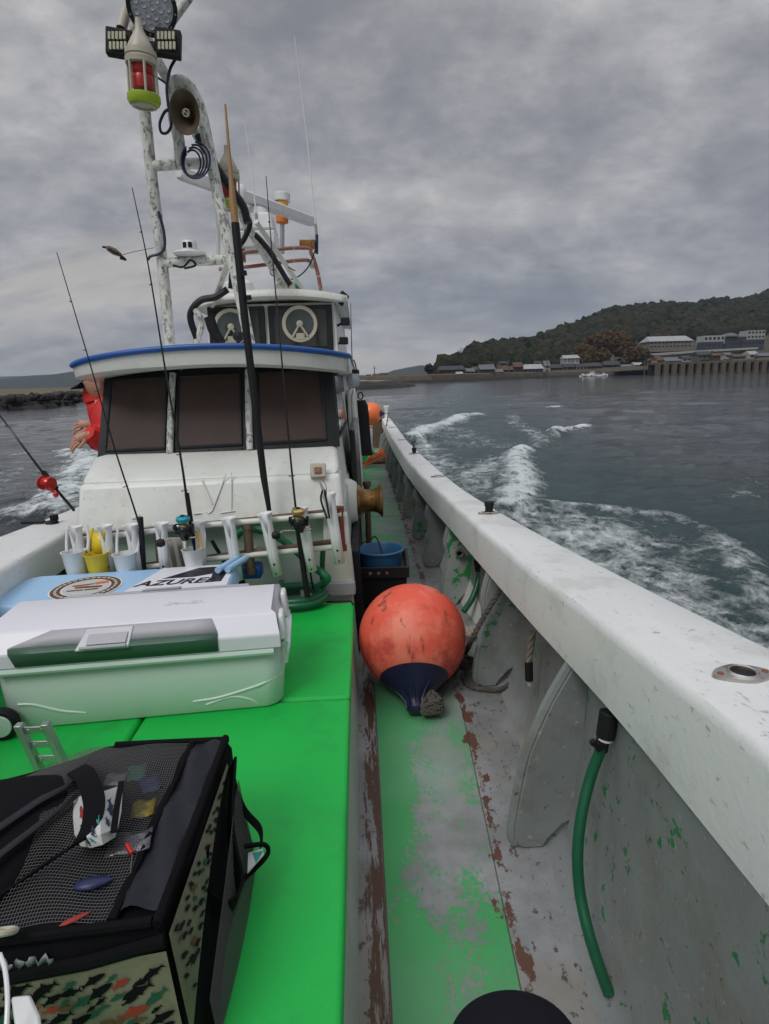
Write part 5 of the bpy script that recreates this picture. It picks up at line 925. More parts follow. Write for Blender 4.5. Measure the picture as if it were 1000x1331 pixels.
c = at(312, 258, 4.9); t = thing('gps_aerial', 'small white mushroom-shaped GPS aerial above the left end of the radar bar', 'aerial', c); b = MB(); b.lathe([(.03, -.16), (.032, -.02), (.055, -.01), (.062, .03), (.054, .075), (.03, .095), (0, .10)], c, (-.1, 0, 1), 20); b.build('mushroom', 'pwhite', t); b = MB(); b.tube([at(318, 276, 4.9), at(325, 292, 4.9)], .02, 8); b.build('stem', 'rail', t)
for lb, a, e, Y_, r in (('tallest thin white whip aerial, right of the mast', (412, 306), (383, 47), 5.95, .007), ('shorter thin white whip aerial between mast and warning light', (334, 285), (318, 156), 5.4, .007), ('very thin short aerial beyond the lower mast rung', (262, 388), (254, 347), 5.6, .005)):
    p, q = at(*a, Y_), at(*e, Y_); t = thing('whip_aerial', lb, 'aerial', p, 'whip aerials'); b = MB(); b.tube([p, p.lerp(q, .5)+Vector((.01, 0, 0)), q], [r, r*.8, r*.45], 7); b.build('whip', 'pwhite', t); b = MB(); b.tube([p-Vector((0, 0, .05)), p+(q-p)*.06], r*1.8, 8); b.build('ferrule', 'alu', t)
c = at(400, 318, 5.85); t = thing('junction_box', 'small rusty junction box on the corner of the radar gantry', 'box', c); b = MB(); b.box(c, (.14, .08, .075)); b.build('case', 'brass', t, bevel=.006); b = MB(); b.tube([at(412, 305, 5.85), at(412, 330, 5.85)], .014, 8); b.build('cable_gland', 'nprint', t)
c = at(371, 375, 5.45); t = thing('hailer_horn', 'small beige hailer horn on the edge of the upper roof', 'loudspeaker', c); b = MB(); b.lathe([(.03, -.1), (.07, -.03), (.088, 0), (.08, .004), (.045, -.02), (.03, -.02), (0, -.005)], c, (-.1, -1, 0), 24); b.build('bell', 'cream', t); b = MB(); b.lathe([(.034, 0), (.028, .010), (.012, .012), (0, .012)], c, (-.1, -1, 0), 16); b.build('centre', 'horn', t)
c = at(311, 376, 5.5); b = MB(); b.lathe([(.13, -.08), (.135, -.02), (.12, .05), (.07, .085), (0, .095)], c, (0, -.15, 1), 28); solo(b, 'radome', 'pwhite', 'round white dome on the upper roof behind the mast leg', 'dome', c)
b = MB()
for k in range(8): b.tube(cr([at(376+k, 362+k, 5.5), at(379+k*1.1, 372, 5.48), at(384+k*1.5, 383+k*.3, 5.5)], 4), .008, 5)
solo(b, 'teal_rope_bundle', 'teal', 'bunch of teal cord hanging beside the hailer horn', 'rope', at(380, 375, 5.5))
# floodlights on the right edge of the upper roof
for lb, (px, py), rx in (('tilted black floodlight on the right corner of the upper roof', (445, 388), -.7), ('black camera-like lamp on the right side of the upper wheelhouse', (449, 418), 0), ('small black lamp low on the right side of the upper wheelhouse', (447, 443), 0)):
    c = at(px, py, 5.35); t = thing('floodlight', lb, 'floodlight', c, 'black lamps on the upper wheelhouse'); b = MB(); b.box(c, (.075, .09, .10 if rx else .06), ry=-rx); b.build('housing', 'black', t, bevel=.008); b = MB(); b.tube([c, c+Vector((-.07, .03, -.03))], .01, 6); b.build('arm', 'black', t)
# wheelhouse-side hanging lamp
c = at(459, 494, 4.9); t = thing('side_lamp', 'clear glass side lamp hanging by the starboard end of the roof', 'lamp', c); b = MB(); b.lathe([(.0, -.07), (.045, -.05), (.055, 0), (.05, .05)], c, (0, 0, 1), 18); b.build('glass', 'clear', t); b = MB(); b.lathe([(.055, .05), (.05, .08), (0, .085)], c, (0, 0, 1), 18); b.build('cap', 'black', t)
b = MB(); b.tube(cr([c-Vector((0, 0, .08)), at(457, 520, 4.85), at(458, 545, 4.85), at(455, 552, 4.85)], 5), .006, 6); b.build('cable', 'steel', t)
# cables
CB = [([(208, 42), (224, 62), (230, 72), (222, 88), (218, 105), (217, 118), (219, 135), (223, 160), (218, 172), (210, 172), (208, 160), (214, 146), (220, 142)], 3.72, .008, 'cableb', 'blue-black cable looping down from the right-hand work light'),
 ([(200, 98), (210, 104), (218, 110)], 3.72, .006, 'cableb', 'short blue-black cable from the upper red lamp to the mast'),
 ([(206, 275), (213, 300), (214, 322), (206, 330), (196, 333), (192, 338)], 3.76, .008, 'cableb', 'thin dark cable tied to the left mast leg above the lower rung'),
 ([(318, 302), (330, 304), (344, 318), (356, 335), (372, 362), (378, 370)], 4.8, .020, 'cable', 'thick black cable arching from the stay down to the upper roof'),
 ([(316, 275), (325, 290), (318, 310), (308, 325), (302, 350), (300, 375)], 4.4, .018, 'cable', 'thick black cable running down behind the gaff pole'),
 ([(296, 376), (280, 386), (262, 390), (250, 402), (248, 416), (256, 440)], 5.0, .026, 'cable', 'thick black hose arching over the left corner of the upper wheelhouse'),
 ([(254, 402), (262, 420), (255, 448)], 5.0, .026, 'mast', 'grey weathered hose at the left corner of the upper wheelhouse'),
 ([(258, 176), (266, 192), (282, 218), (300, 245), (316, 268), (322, 290)], 3.95, .024, 'cable', 'dark cable bundle strapped to the back stay below the horn'),
 ([(410, 325), (402, 345), (390, 358), (372, 366)], 5.7, .006, 'cable', 'thin black wire sagging from the junction box'),
 ([(384, 352), (360, 340), (352, 345), (352, 356), (358, 358), (360, 345)], 5.3, .004, 'cable', 'thin looped wire beside the white brace'),
 ([(272, 412), (278, 430), (288, 447)], 4.9, .042, 'black', 'thick black padded arm resting against the left wheelhouse window')]
for pts, Y_, r, mt, lb in CB:
    if 'arching over' in lb or 'upper roof' in lb or 'stay down' in lb: pass
    b = MB(); ps = cr([at(*p, Y_) for p in pts], 8); b.tube(ps, r, 8); solo(b, 'cable', mt, lb, 'cable', ps[0])
t = thing('cable_coil', 'coil of blue-black cable hung on the upper mast rung', 'cable coil', at(255, 212, 3.74)); b = MB()
for k in range(4): b.tube([at(250+k*1.5+math.cos(a)*(11+k*2.6), 212-k*1.2+math.sin(a)*(17+k*2.2), 3.73-.012*k) for a in np.linspace(-2.2+.2*k, 4.0, 26)], .0055, 6)
b.build('coil', 'cableb', t)
t = thing('padded_knob', 'round black rubber knob on the roof at the foot of the right mast leg', 'knob', at(310, 437, 3.6)); b = MB(); b.lathe([(0, -.03), (.025, -.022), (.033, 0), (.025, .022), (0, .03)], at(310, 437, 3.6), (0, -1, 0), 18); b.build('knob', 'black', t); b = MB(); b.tube([at(310, 437, 3.62), at(310, 450, 3.62)], .012, 8); b.build('stem', 'bframe', t)
# fish-shaped lure on its wire
c = at(149, 327, 3.5); t = thing('hanging_lure', 'little yellow and black lure dangling on a wire left of the mast', 'lure', c); b = MB(); b.lathe([(0, -.055), (.014, -.035), (.018, -.0), (.010, .035), (0, .045)], c, (.85, 0, -.5), 10); b.build('body', 'wood', t); b = MB(); b.tube([c+Vector((.035, -.012, -.03)), c+Vector((.06, -.01, -.045))], [.014, .006], 6); b.tube([c+Vector((-.06, 0, .025)), c+Vector((-.03, 0, .02))], .006, 5); b.tube([c+Vector((-.02, -.014, .012)), c+Vector((.02, -.016, -.012))], .007, 5); b.build('dark_back', 'black', t)
b = MB(); b.tube([at(160, 331, 3.5), at(175, 327, 3.6), at(200, 322, 3.75)], .0018, 5); b.build('wire', 'net', t)
# ================================================================== PEOPLE
def skin_fig(name, pts, edges, radii, mt, par=None, sub=2, root=0):
    me = bpy.data.meshes.new(name); o_ = ORG.get(par.name, Vector((0, 0, 0))) if par else Vector(pts[root]); me.from_pydata([tuple(Vector(p)-o_) for p in pts], edges, []); me.materials.append(M[mt])
    o = bpy.data.objects.new(name, me); COL.objects.link(o); s_ = o.modifiers.new('skin', 'SKIN'); s_.use_smooth_shade = True
    lay = me.skin_vertices[0] if me.skin_vertices else None
    if lay is None:
        import bmesh; bm_ = bmesh.new(); bm_.from_mesh(me); bm_.verts.layers.skin.verify(); bm_.to_mesh(me); bm_.free(); lay = me.skin_vertices[0]
    for i, r in enumerate(radii): lay.data[i].radius = (r, r) if not isinstance(r, tuple) else r; lay.data[i].use_root = (i == root)
    q = o.modifiers.new('sub', 'SUBSURF'); q.levels = sub; q.render_levels = sub
    if par: o.parent = par
    else: o.location = o_
    ORG[o.name] = Vector(o_); return o
hx, hy = -1.625, 3.62; hd = at(124, 492, hy); sh = at(140, 528, hy)
pel = Vector((-1.42, 3.70, .80)); nk = Vector((-1.535, 3.66, 1.32)); chest = Vector((-1.475, 3.68, 1.19)); wa = Vector((-1.43, 3.70, 1.0)); shl = at(138, 528, 3.58); shr = Vector((shl.x+.02, 3.86, shl.z)); elb = at(137, 571, 3.54); wr = at(117, 564, 3.44); elr = Vector((elb.x+.04, 3.92, elb.z)); wrr = at(120, 552, 3.78)
pts = [pel, wa, chest, nk, Vector((nk.x-.035, nk.y-.005, nk.z+.07)), shl, elb, wr, shr, elr, wrr, Vector((pel.x, 3.60, .76)), Vector((pel.x-.02, 3.60, .42)), Vector((pel.x, 3.60, .07)), Vector((pel.x, 3.80, .76)), Vector((pel.x-.02, 3.82, .42)), Vector((pel.x, 3.82, .07)), Vector((pel.x-.12, 3.60, .04)), Vector((pel.x-.12, 3.82, .04))]
ed = [(0, 1), (1, 2), (2, 3), (3, 4), (2, 5), (5, 6), (6, 7), (2, 8), (8, 9), (9, 10), (0, 11), (11, 12), (12, 13), (0, 14), (14, 15), (15, 16), (13, 17), (16, 18)]
# hands: palm and five bent fingers each, part of the same body surface
def hand(base, w_, dirv, spread, up):
    global pts, ed
    pi_ = len(pts); palm = w_+dirv*.040; pts.append(palm); ed.append((base, pi_))
    HANDS.append((palm, dirv, spread, up))
HANDS = []
nb = len(pts); hand(7, wr, Vector((-.86, -.2, -.38)).normalized(), Vector((-.3, .7, .65)).normalized(), Vector((0.1, 0, 1))); hand(10, wrr, Vector((-.95, 0, .02)).normalized(), Vector((0, .6, .75)).normalized(), Vector((0, 0, 1)))
rad = [.11, .10, .11, .055, .045, .05, .038, .026, .05, .038, .026, .08, .055, .04, .08, .055, .04, .035, .035]+[(.034, .017) for i in range(len(pts)-nb)]
person = skin_fig('person', pts, ed, rad, 'skin'); tag(person, 'person in red jacket and dark cap leaning out beside the wheelhouse, hands over the water', 'person')
for palm, dv, spd, up in HANDS:   # palm block with four curled fingers and a thumb
    b = MB(); b.tube([palm-dv*.03, palm-dv*.01, palm+dv*.022, palm+dv*.034], [.022, .027, .029, .024], 10)
    for k in range(4):
        ln = (.92, 1.05, 1.0, .80)[k]; o2 = spd*(k-1.5)*.0195; a = palm+dv*.022+o2; c1 = a+dv*.028*ln+spd*(k-1.5)*.004-up*.003; c2 = c1+(dv*.75-up*.65)*.024*ln; c3 = c2+(dv*.2-up*.98)*.018*ln; b.tube([a, c1, c2, c3], [.0088, .0085, .0076, .0058], 8)
    a = palm-spd*.026-dv*.012; b.tube([a, a-spd*.022+dv*.018, a-spd*.026+dv*.044-up*.010], [.011, .0095, .0075], 8); b.build('hand', 'skin', person)
# head with face, joined to the neck
HC = Vector((hd.x+.030, hy, hd.z-.022)); v, f = ico(4); hv = []
for x, y, z in v:
    px_, py_, pz_ = x*.098, y*.076, z*.118
    if z < -.1: px_ *= 1-.12*(-z-.1); py_ *= 1-.30*(-z-.1)
    fx = -x
    if fx > .3:
        nose = math.exp(-((y/.16)**2))*math.exp(-(((z+.12)/.20)**2))*.024*(1 if z < .1 else .6); eye = sum(math.exp(-(((y-s_*.38)/.15)**2))*math.exp(-(((z-.08)/.12)**2)) for s_ in (-1, 1))*.010; mouth = math.exp(-((y/.3)**2))*(math.exp(-(((z+.44)/.05)**2))*.006-math.exp(-(((z+.50)/.03)**2))*.004+math.exp(-(((z+.56)/.06)**2))*.005); chin = math.exp(-((y/.3)**2))*math.exp(-(((z+.85)/.2)**2))*.012; brow = math.exp(-(((z-.24)/.09)**2))*.004
        px_ -= nose-eye+mouth+chin+brow
    q = Matrix.Rotation(math.radians(-18), 3, 'Y')@Vector((px_, py_, pz_)); hv.append(HC+q)
b = MB(); b.add(hv, f); b.tube([HC+Vector((.02, 0, -.06)), nk+Vector((0, 0, -.02))], [.05, .056], 14); b.org = HC; ho = b.build('head', 'skin', person, ang=80)
for s_ in (-1, 1): b = MB(); c = HC+Vector((.012, s_*.078, -.005)); b.lathe([(.0, -.006), (.020, -.003), (.026, .004), (.016, .008), (0, .004)], c, (.2, s_, 0), 14, 1.35); b.build('ear', 'skin', ho)
for s_ in (-1, 1): b = MB(); b.lathe([(.011, 0), (.008, .005), (0, .007)], HC+Vector((-.083, s_*.030, -.018)), (-1, 0, -.2), 12); b.build('eye', 'nprint', ho)
b = MB(); b.add([tuple(HC+Matrix.Rotation(math.radians(-18), 3, 'Y')@Vector((x*.106+.006, y*.084, z*.118+.004))) for x, y, z in v if True], [g for g in f if all(v[i][2] > .22 or (v[i][0] > .25 and v[i][2] > -.35) for i in g)]); b.build('hair', 'black', person, ang=80)
b = MB(); R18 = Matrix.Rotation(math.radians(-14), 3, 'Y'); b.add([tuple(HC+R18@Vector((x*.112+.004, y*.090, max(z, .18)*.135+.010))) for x, y, z in v], [g for g in f if all(v[i][2] > .15 for i in g)]); b.grid([[HC+R18@Vector((-.085-.095*k*math.cos(a), .085*math.sin(a)*(1-.15*k), .030-.018*k-.012*math.sin(a)**2)) for a in np.linspace(-1.45, 1.45, 15)] for k in (0, .5, 1)]); b.build('cap', 'navycloth', person, solid=.004, ang=60)
jp = [pel+Vector((0, 0, -.06)), wa, chest, nk+Vector((.0, 0, -.02)), nk+Vector((-.01, 0, .035)), shl, elb, wr+Vector((-.030, 0, 0)), shr, elr, wrr+Vector((-.03, 0, 0))]
skin_fig('jacket', jp, [(0, 1), (1, 2), (2, 3), (3, 4), (2, 5), (5, 6), (6, 7), (2, 8), (8, 9), (9, 10)], [.12, .11, .13, .075, .07, .080, .085, .066, .078, .075, .060], 'redcoat', person)
tp_ = [pel]+[pts[i] for i in (11, 12, 13, 14, 15, 16)]; skin_fig('trousers', tp_, [(0, 1), (1, 2), (2, 3), (0, 4), (4, 5), (5, 6)], [.13, .10, .075, .06, .10, .075, .06], 'navycloth', person)
for y in (3.60, 3.82): b = MB(); b.tube([Vector((pel.x+.05, y, .045)), Vector((pel.x-.05, y, .05)), Vector((pel.x-.17, y, .035))], [.045, .052, .035], 12); b.build('boot', 'black', person)
for e_, w_ in ((elb, wr), (elr, wrr)):
    b = MB(); d_ = (w_-e_).normalized(); b.tube(cr([e_-d_*.02, e_.lerp(w_, .45)+Vector((0, 0, -.022)), w_+d_*.012], 6), [.078+(.040-.078)*k/12+.004*math.sin(k*2.1) for k in range(13)], 16); b.build('sleeve', 'redcoat', person)
b = MB(); b.lathe([(.085, -.03), (.080, .0), (.076, .035), (.070, .036), (.066, .0)], nk+Vector((.0, 0, .03)), (-.2, 0, 1), 20); b.build('collar', 'redcoat', person)
# photographer's knee
kc = onz(663, 1338, .70); kc = Vector((.145, .58, .71)) if False else at(664, 1348, .60)
lp_ = [Vector((kc.x-.02, -.15, kc.z-.05)), Vector((kc.x, .20, kc.z-.02)), kc, Vector((kc.x+.01, kc.y-.02, kc.z-.22)), Vector((kc.x+.02, kc.y-.06, .08)), Vector((kc.x+.02, kc.y+.09, .05))]
kn = skin_fig('person', lp_, [(0, 1), (1, 2), (2, 3), (3, 4), (4, 5)], [.10, .098, .100, .075, .05, .045], 'trous', None, 4); tag(kn, 'dark-trousered knee of the seated photographer at the bottom edge', 'person')
# ================================================================== SEA
def build_sea():
    ZW = -.45
    th = np.concatenate([np.linspace(-180, -68, 40)[:-1], np.linspace(-68, 68, 560), np.linspace(68, 180, 40)[1:]])*math.pi/180
    rr = np.concatenate([[.3, .7], np.geomspace(1.3, 70, 470), np.geomspace(74, 16000, 70)])
    T, Rr = np.meshgrid(th, rr); X = np.sin(T)*Rr; Y = np.cos(T)*Rr
    Z = np.zeros_like(X); fade = np.clip(1.3-Rr/60, .0, 1)
    rg = np.random.default_rng(3)
    for lam, a, d0, sp in [(7., .030, 80, 30), (3.6, .022, 65, 40), (2.0, .014, 90, 60), (1.1, .009, 60, 80), (.6, .005, 90, 90), (.33, .0028, 60, 100)]:
        for k in range(7):
            d = math.radians(d0+rg.uniform(-sp, sp)); l = lam*rg.uniform(.75, 1.3); ph = rg.uniform(0, 6.28); kk = 2*math.pi/l
            s_ = np.sin(kk*(X*math.cos(d)+Y*math.sin(d))+ph+.6*np.sin(kk*.23*(X*math.sin(d)-Y*math.cos(d))+ph*2))
            cut = np.clip((l*18-Rr*.55)/(l*9), 0, 1)
            Z += a/2.0*(s_-.35*np.cos(2*np.arcsin(np.clip(s_, -1, 1))))*cut
    foam = np.zeros_like(X); tur = np.zeros_like(X)
    def seg(pts, w, amp, h=0, arr='f'):
        nonlocal foam, Z, tur
        best = np.full_like(X, 1e9)
        for (x0, y0), (x1, y1) in zip(pts, pts[1:]):
            dx, dy = x1-x0, y1-y0; t = np.clip(((X-x0)*dx+(Y-y0)*dy)/(dx*dx+dy*dy), 0, 1); best = np.minimum(best, np.hypot(X-x0-t*dx, Y-y0-t*dy))
        g = np.exp(-(best/w)**2)
        if arr == 't': tur = np.maximum(tur, g*amp)
        else: foam = np.maximum(foam, g*amp)
        Z = Z+g*h
    # starboard bow-wave: broken water between hull and the rolling edge
    edge = [(1.9, .3), (2.3, 2), (2.75, 3.6), (3.5, 5.1), (4.0, 6.6), (3.95, 7.4), (3.3, 8.0), (2.7, 8.4)]
    seg([(1.5, .0), (1.7, 2.5), (2.2, 4.4), (2.6, 6.2), (2.3, 7.4)], 1.0, .74, .03)
    seg(edge, .25, .60, .06)
    seg([(1.15, 7), (1.3, 9), (1.6, 12), (1.8, 15), (1.9, 19)], .60, .58)
    seg([(2.1, 8.2), (2.7, 10), (3.15, 11.6), (3.4, 13.2), (3.9, 14.5)], .40, .95, .14)
    seg([(1.6, 9.5), (2.4, 12), (3.0, 13.4)], .7, .62)
    seg([(3.9, 14.5), (5.0, 16.6), (6.2, 19.0)], .3, .48, .10)
    seg([(6.2, 18.8), (7.6, 20.4)], .38, .92, .16)
    seg([(5.2, 17), (6.2, 24), (7.0, 28)], .5, .50, .03)
    seg([(1.7, 18.5), (2.6, 22.), (4.3, 26), (5.6, 29)], .62, .96, .16)
    seg([(2.2, 24), (3, 20), (3.4, 17)], 1.5, .42)
    seg([(10.2, 32), (11.4, 34)], .4, .85, .1)
    seg([(14, 37.5), (10, 38), (7, 36)], .3, .40, .05)
    seg([(3.6, 13.5), (8, 22), (16, 40), (30, 75)], 1.2, 0, -.09); seg([(5.2, 13.5), (9, 21), (17, 38), (32, 70)], .9, 0, .08)
    seg([(5.6, 8.4), (9, 12), (14, 17)], .5, .30, .03)
    # port side wake
    seg([(-4.6, 9), (-5.5, 11.7), (-6.9, 15.4), (-8.2, 17.5)], .75, .80, .15); seg([(-5.5, 9), (-7.5, 13), (-10, 18)], .5, .35, .06)
    seg([(-3.4, 4), (-5.5, 6.3), (-9, 9)], .35, .18, .03)
    seg([(-1.5, 13), (.5, 20), (4, 34), (9, 60), (20, 130)], 3.2, .30, 0)
    seg([(1.5, 0), (2.4, 6), (2.2, 12), (3, 20), (5, 32), (10, 60), (26, 150)], 3.5, 1., 0, 't')
    Z += foam*(rg.normal(size=X.shape)*.012)*np.clip(1-Rr/40, 0, 1)
    Z *= fade
    n, m = X.shape
    co = np.stack([X, Y, Z+ZW], -1).reshape(-1, 3)
    i = np.arange(n-1)[:, None]*m+np.arange(m)[None, :]; j = np.arange(n-1)[:, None]*m+((np.arange(m)+1) % m)[None, :]
    q = np.stack([i, i+m, j+m, j], -1).reshape(-1, 4)
    me = bpy.data.meshes.new('sea'); me.vertices.add(len(co)); me.vertices.foreach_set('co', co.ravel().astype(np.float32))
    me.loops.add(q.size); me.loops.foreach_set('vertex_index', q.ravel().astype(np.int32)); me.polygons.add(len(q)); me.polygons.foreach_set('loop_start', (np.arange(len(q))*4).astype(np.int32))
    me.polygons.foreach_set('use_smooth', np.ones(len(q), bool)); me.update(calc_edges=True)
    for nm, arr in (('foam', foam), ('churn', tur)):
        a = me.attributes.new(nm, 'FLOAT', 'POINT'); a.data.foreach_set('value', arr.ravel().astype(np.float32))
    q_ = NT('sea_water'); q = q_
    def attr(nm):
        n_ = q.N.new('ShaderNodeAttribute'); n_.attribute_name = nm; return n_.outputs['Fac']
    fo, ch = attr('foam'), attr('churn')
    nz = lambda *a, **k: q.math('ADD', q.math('MULTIPLY', q.math('SUBTRACT', q.noise(*a, **k), .5), 1.9), .5)
    n1 = nz(2.2, 10, .66, (1, .60, 1), dist=.7); n2 = nz(8, 7, .72, (1, .65, 1), off=4, dist=.4)
    lace = q.math('ABSOLUTE', q.math('SUBTRACT', q.noise(3.4, 7, .62, (1, .6, 1), off=9, dist=.8), .5))
    lacem = q.math('SUBTRACT', 1, q.math('MULTIPLY', lace, 6), clamp=True)
    f = q.math('ADD', q.math('ADD', q.math('MULTIPLY', n1, .55), q.math('MULTIPLY', n2, .35)), q.math('MULTIPLY', lacem, .22))
    f = q.math('ADD', f, q.math('MULTIPLY', fo, .66)); fm = q.math('MULTIPLY', q.step(f, .80, 1.22), .95)
    fm = q.math('MULTIPLY', fm, q.step(fo, .08, .3))
    deep = q.mix(q.step(q.noise(.06, 3, .5), .4, .6), (.004, .010, .013), (.006, .014, .017))
    c = q.mix(q.math('MULTIPLY', ch, .9), deep, (.035, .075, .078))
    c = q.mix(fm, c, (.66, .72, .73)); q.L.new(c, q.b.inputs['Base Color'])
    q.L.new(q.math('ADD', q.math('ADD', .045, q.math('MULTIPLY', ch, .16)), q.math('MULTIPLY', fm, .6)), q.b.inputs['Roughness']); q.b.inputs['IOR'].default_value = 1.33
    h = q.math('ADD', q.math('ADD', q.math('MULTIPLY', q.noise(1.6, 5, .6, (.7, 1.7, 1), dist=.4), 1.1), q.math('MULTIPLY', q.noise(7, 4, .6, (.8, 1.4, 1)), .25)), q.math('MULTIPLY', n2, q.math('ADD', .05, q.math('MULTIPLY', ch, .35))))
    h = q.math('ADD', h, q.math('MULTIPLY', q.noise(.22, 3, .5, (.6, 2.2, 1), dist=.5), 2.4))
    h = q.math('ADD', h, q.math('MULTIPLY', fm, .5))
    h = q.math('MULTIPLY', h, q.math('ADD', .42, q.math('MULTIPLY', ch, .6)))
    q.bump(h, .8, .11)
    me.materials.append(q.m); o = bpy.data.objects.new('sea', me); COL.objects.link(o); o['kind'] = 'structure'
build_sea()
# ================================================================== LAND
M['forest'] = None
def forest_mat(name, cols, scale=.05):
    q = NT(name); g = q.N.new('ShaderNodeNewGeometry'); r = g.outputs['Random Per Island']
    ramp = q.N.new('ShaderNodeValToRGB'); q.L.new(q.math('ADD', q.math('MULTIPLY', r, .6), q.math('MULTIPLY', q.math('SUBTRACT', q.noise(scale*.5, 4, .6), .28), .9), clamp=True), ramp.inputs[0])
    el = ramp.color_ramp.elements; el[0].position = .15; el[0].color = cols[0]+(1,); el[1].position = .85; el[1].color = cols[-1]+(1,)
    for i, c in enumerate(cols[1:-1]): e = el.new(.15+.7*(i+1)/(len(cols)-1)); e.color = c+(1,)
    q.L.new(q.mix(q.math('MULTIPLY', q.noise(1.2, 4, .7), .35), ramp.outputs[0], (.014, .018, .012)), q.b.inputs['Base Color']); q.b.inputs['Roughness'].default_value = .9; q.b.inputs['Specular IOR Level'].default_value = .15
    q.bump(q.noise(1.0, 4, .8), 1.0, .8); return q.m
M['forest'] = forest_mat('hill_forest', [(.009, .017, .010), (.018, .028, .012), (.032, .034, .016), (.060, .046, .024), (.016, .022, .011)])
M['bamboo_f'] = forest_mat('brown_foliage', [(.085, .055, .024), (.15, .092, .036), (.11, .08, .036)], .1)
M['tree_dark'] = forest_mat('dark_tree_leaves', [(.010, .022, .014), (.018, .034, .018)], .3)
M['trunk'] = plain('tree_bark', (.07, .055, .04)); M['scrub'] = paint('dry_scrub_ground', (.062, .052, .030), .95, var=.45, vs=.12, bump=0, chips=(((.026, .03, .016), .08, .50, .1),))
M['farhill'] = paint('far_wooded_hill', (.022, .034, .024), .95, var=.5, vs=.02, bump=0)
M['wallst'] = paint('stained_sea_wall', (.095, .078, .058), .9, var=.35, vs=.25, bump=0, chips=(((.05, .045, .035), .4, .55, .08),)); M['tide'] = plain('dark_tide_rock', (.022, .020, .018), .5, 2)
M['sand'] = plain('pale_beach_sand', (.30, .24, .18), .2, .1); M['pile'] = paint('weathered_pier_concrete', (.11, .092, .07), .9, var=.3, vs=.5, bump=0, chips=(((.05, .04, .03), .5, .56, .08),)); M['pile_shade'] = plain('painted_pier_shade', (.012, .011, .010))  # last colour is near-black, painting the shade under the pier
M['grass'] = plain('dry_bank_grass', (.11, .10, .055), .4, .2)
M['h_wall'] = plain('cream_house_wall', (.17, .155, .13)); M['h_white'] = plain('white_house_wall', (.36, .36, .35), .1); M['h_brown'] = plain('brown_house_wall', (.075, .05, .038)); M['h_grey'] = plain('grey_house_wall', (.11, .108, .10)); M['h_orange'] = plain('orange_house_wall', (.42, .20, .10))
M['r_dark'] = plain('dark_tile_roof', (.045, .048, .056)); M['r_grey'] = plain('grey_tile_roof', (.13, .135, .15)); M['r_white'] = plain('pale_metal_roof', (.34, .345, .36)); M['r_brown'] = plain('brown_tile_roof', (.10, .06, .045))
M['win'] = plain('dark_window_glass', (.02, .022, .028), .1, 1, .2); M['slate'] = plain('slate_blue_cladding', (.045, .055, .075))
def yh(px): return 506-.029*px
def xw(px, Y): return (px-466+.04*0)/780*Y*1.0
# --- terrain east of the bay
RIDGE = [(440, 488), (500, 486), (555, 484), (575, 474), (590, 468), (601, 465), (612, 453), (640, 449), (660, 447), (685, 444), (700, 440), (740, 427), (770, 415), (790, 408), (820, 403), (850, 401), (880, 400), (905, 398), (940, 397), (960, 393), (985, 387), (1000, 384), (1100, 372), (1300, 380), (1600, 410)]
SHORE = [(440, 226), (480, 219), (560, 209), (660, 250), (760, 297), (840, 296), (1000, 290), (1600, 260)]
RIDY = [(440, 420), (590, 430), (612, 470), (700, 560), (850, 680), (1000, 760), (1600, 800)]
PROF = [(0, .0), (.02, .03), (.15, .06), (.30, .19), (.45, .36), (.6, .56), (.85, .9), (1, 1), (1.25, .8), (1.6, .3)]
def tz(px, t):
    yr = itp(RIDY, px); zr = max((yh(px)-itp(RIDGE, px))*yr/780-4.5, 1.2); s_ = itp(PROF, t)
    n = (math.sin(px*.09+t*7)+math.sin(px*.037-t*11+2))*.03*zr*min(t, 1)
    return max(1.6+s_*zr+n*(1 if t < .9 else .3), 1.2)
def tp(px, t):
    y0, yr = itp(SHORE, px), itp(RIDY, px); Y = y0+(yr-y0)*t; return Vector(((px-466)/780*Y, Y, tz(px, t)))
b = MB(); b.grid([[tp(px, t) for px in np.linspace(440, 1600, 140)] for t in np.concatenate([[0], np.linspace(.02, 1.6, 50)])]); struct(b, 'hillside', 'scrub')
# --- low ground across the north and port side, far hills
b = MB(); b.grid([[(x, y, .9+.5*math.sin(x*.01)*math.sin(y*.013)) for x in np.linspace(-1800, 12, 60)] for y in (232, 300, 500, 900, 1400, 2400)]); struct(b, 'low_ground', 'grass')
def hill(name, pts, Yd, depth, mt):
    b = MB(); rows = []
    px = np.linspace(pts[0][0], pts[-1][0], 90)
    for t in (0, .25, .5, .75, 1, 1.3, 1.8):
        row = []
        for p in px:
            h = max((yh(p)-itp(pts, p))*Yd/780, 0)+1.4; s_ = math.sin(min(t, 1)*math.pi/2)**1.3 if t <= 1 else 1-.5*(t-1)
            y = Yd+depth*(t-1); row.append(((p-466)/780*Yd, y, h*s_*(1+.05*math.sin(p*.5+t*9)*(t < .9))))
        rows.append(row)
    b.grid(rows); struct(b, name, mt)
hill('far_hill', [(-400, 470), (-200, 478), (-80, 486), (0, 490), (20, 490), (60, 489), (120, 486), (200, 484), (300, 486), (400, 490), (460, 492)], 3600, 700, 'farhill')
hill('near_hill', [(-500, 492), (-100, 500), (0, 503), (25, 500), (45, 494), (65, 490), (97, 487), (140, 482), (200, 480), (280, 484), (360, 490), (420, 493)], 2000, 500, 'farhill')
hill('distant_ridge', [(440, 491), (495, 488), (510, 482), (525, 479), (545, 475.5), (560, 476), (590, 479), (620, 480), (700, 478)], 1700, 400, 'farhill')
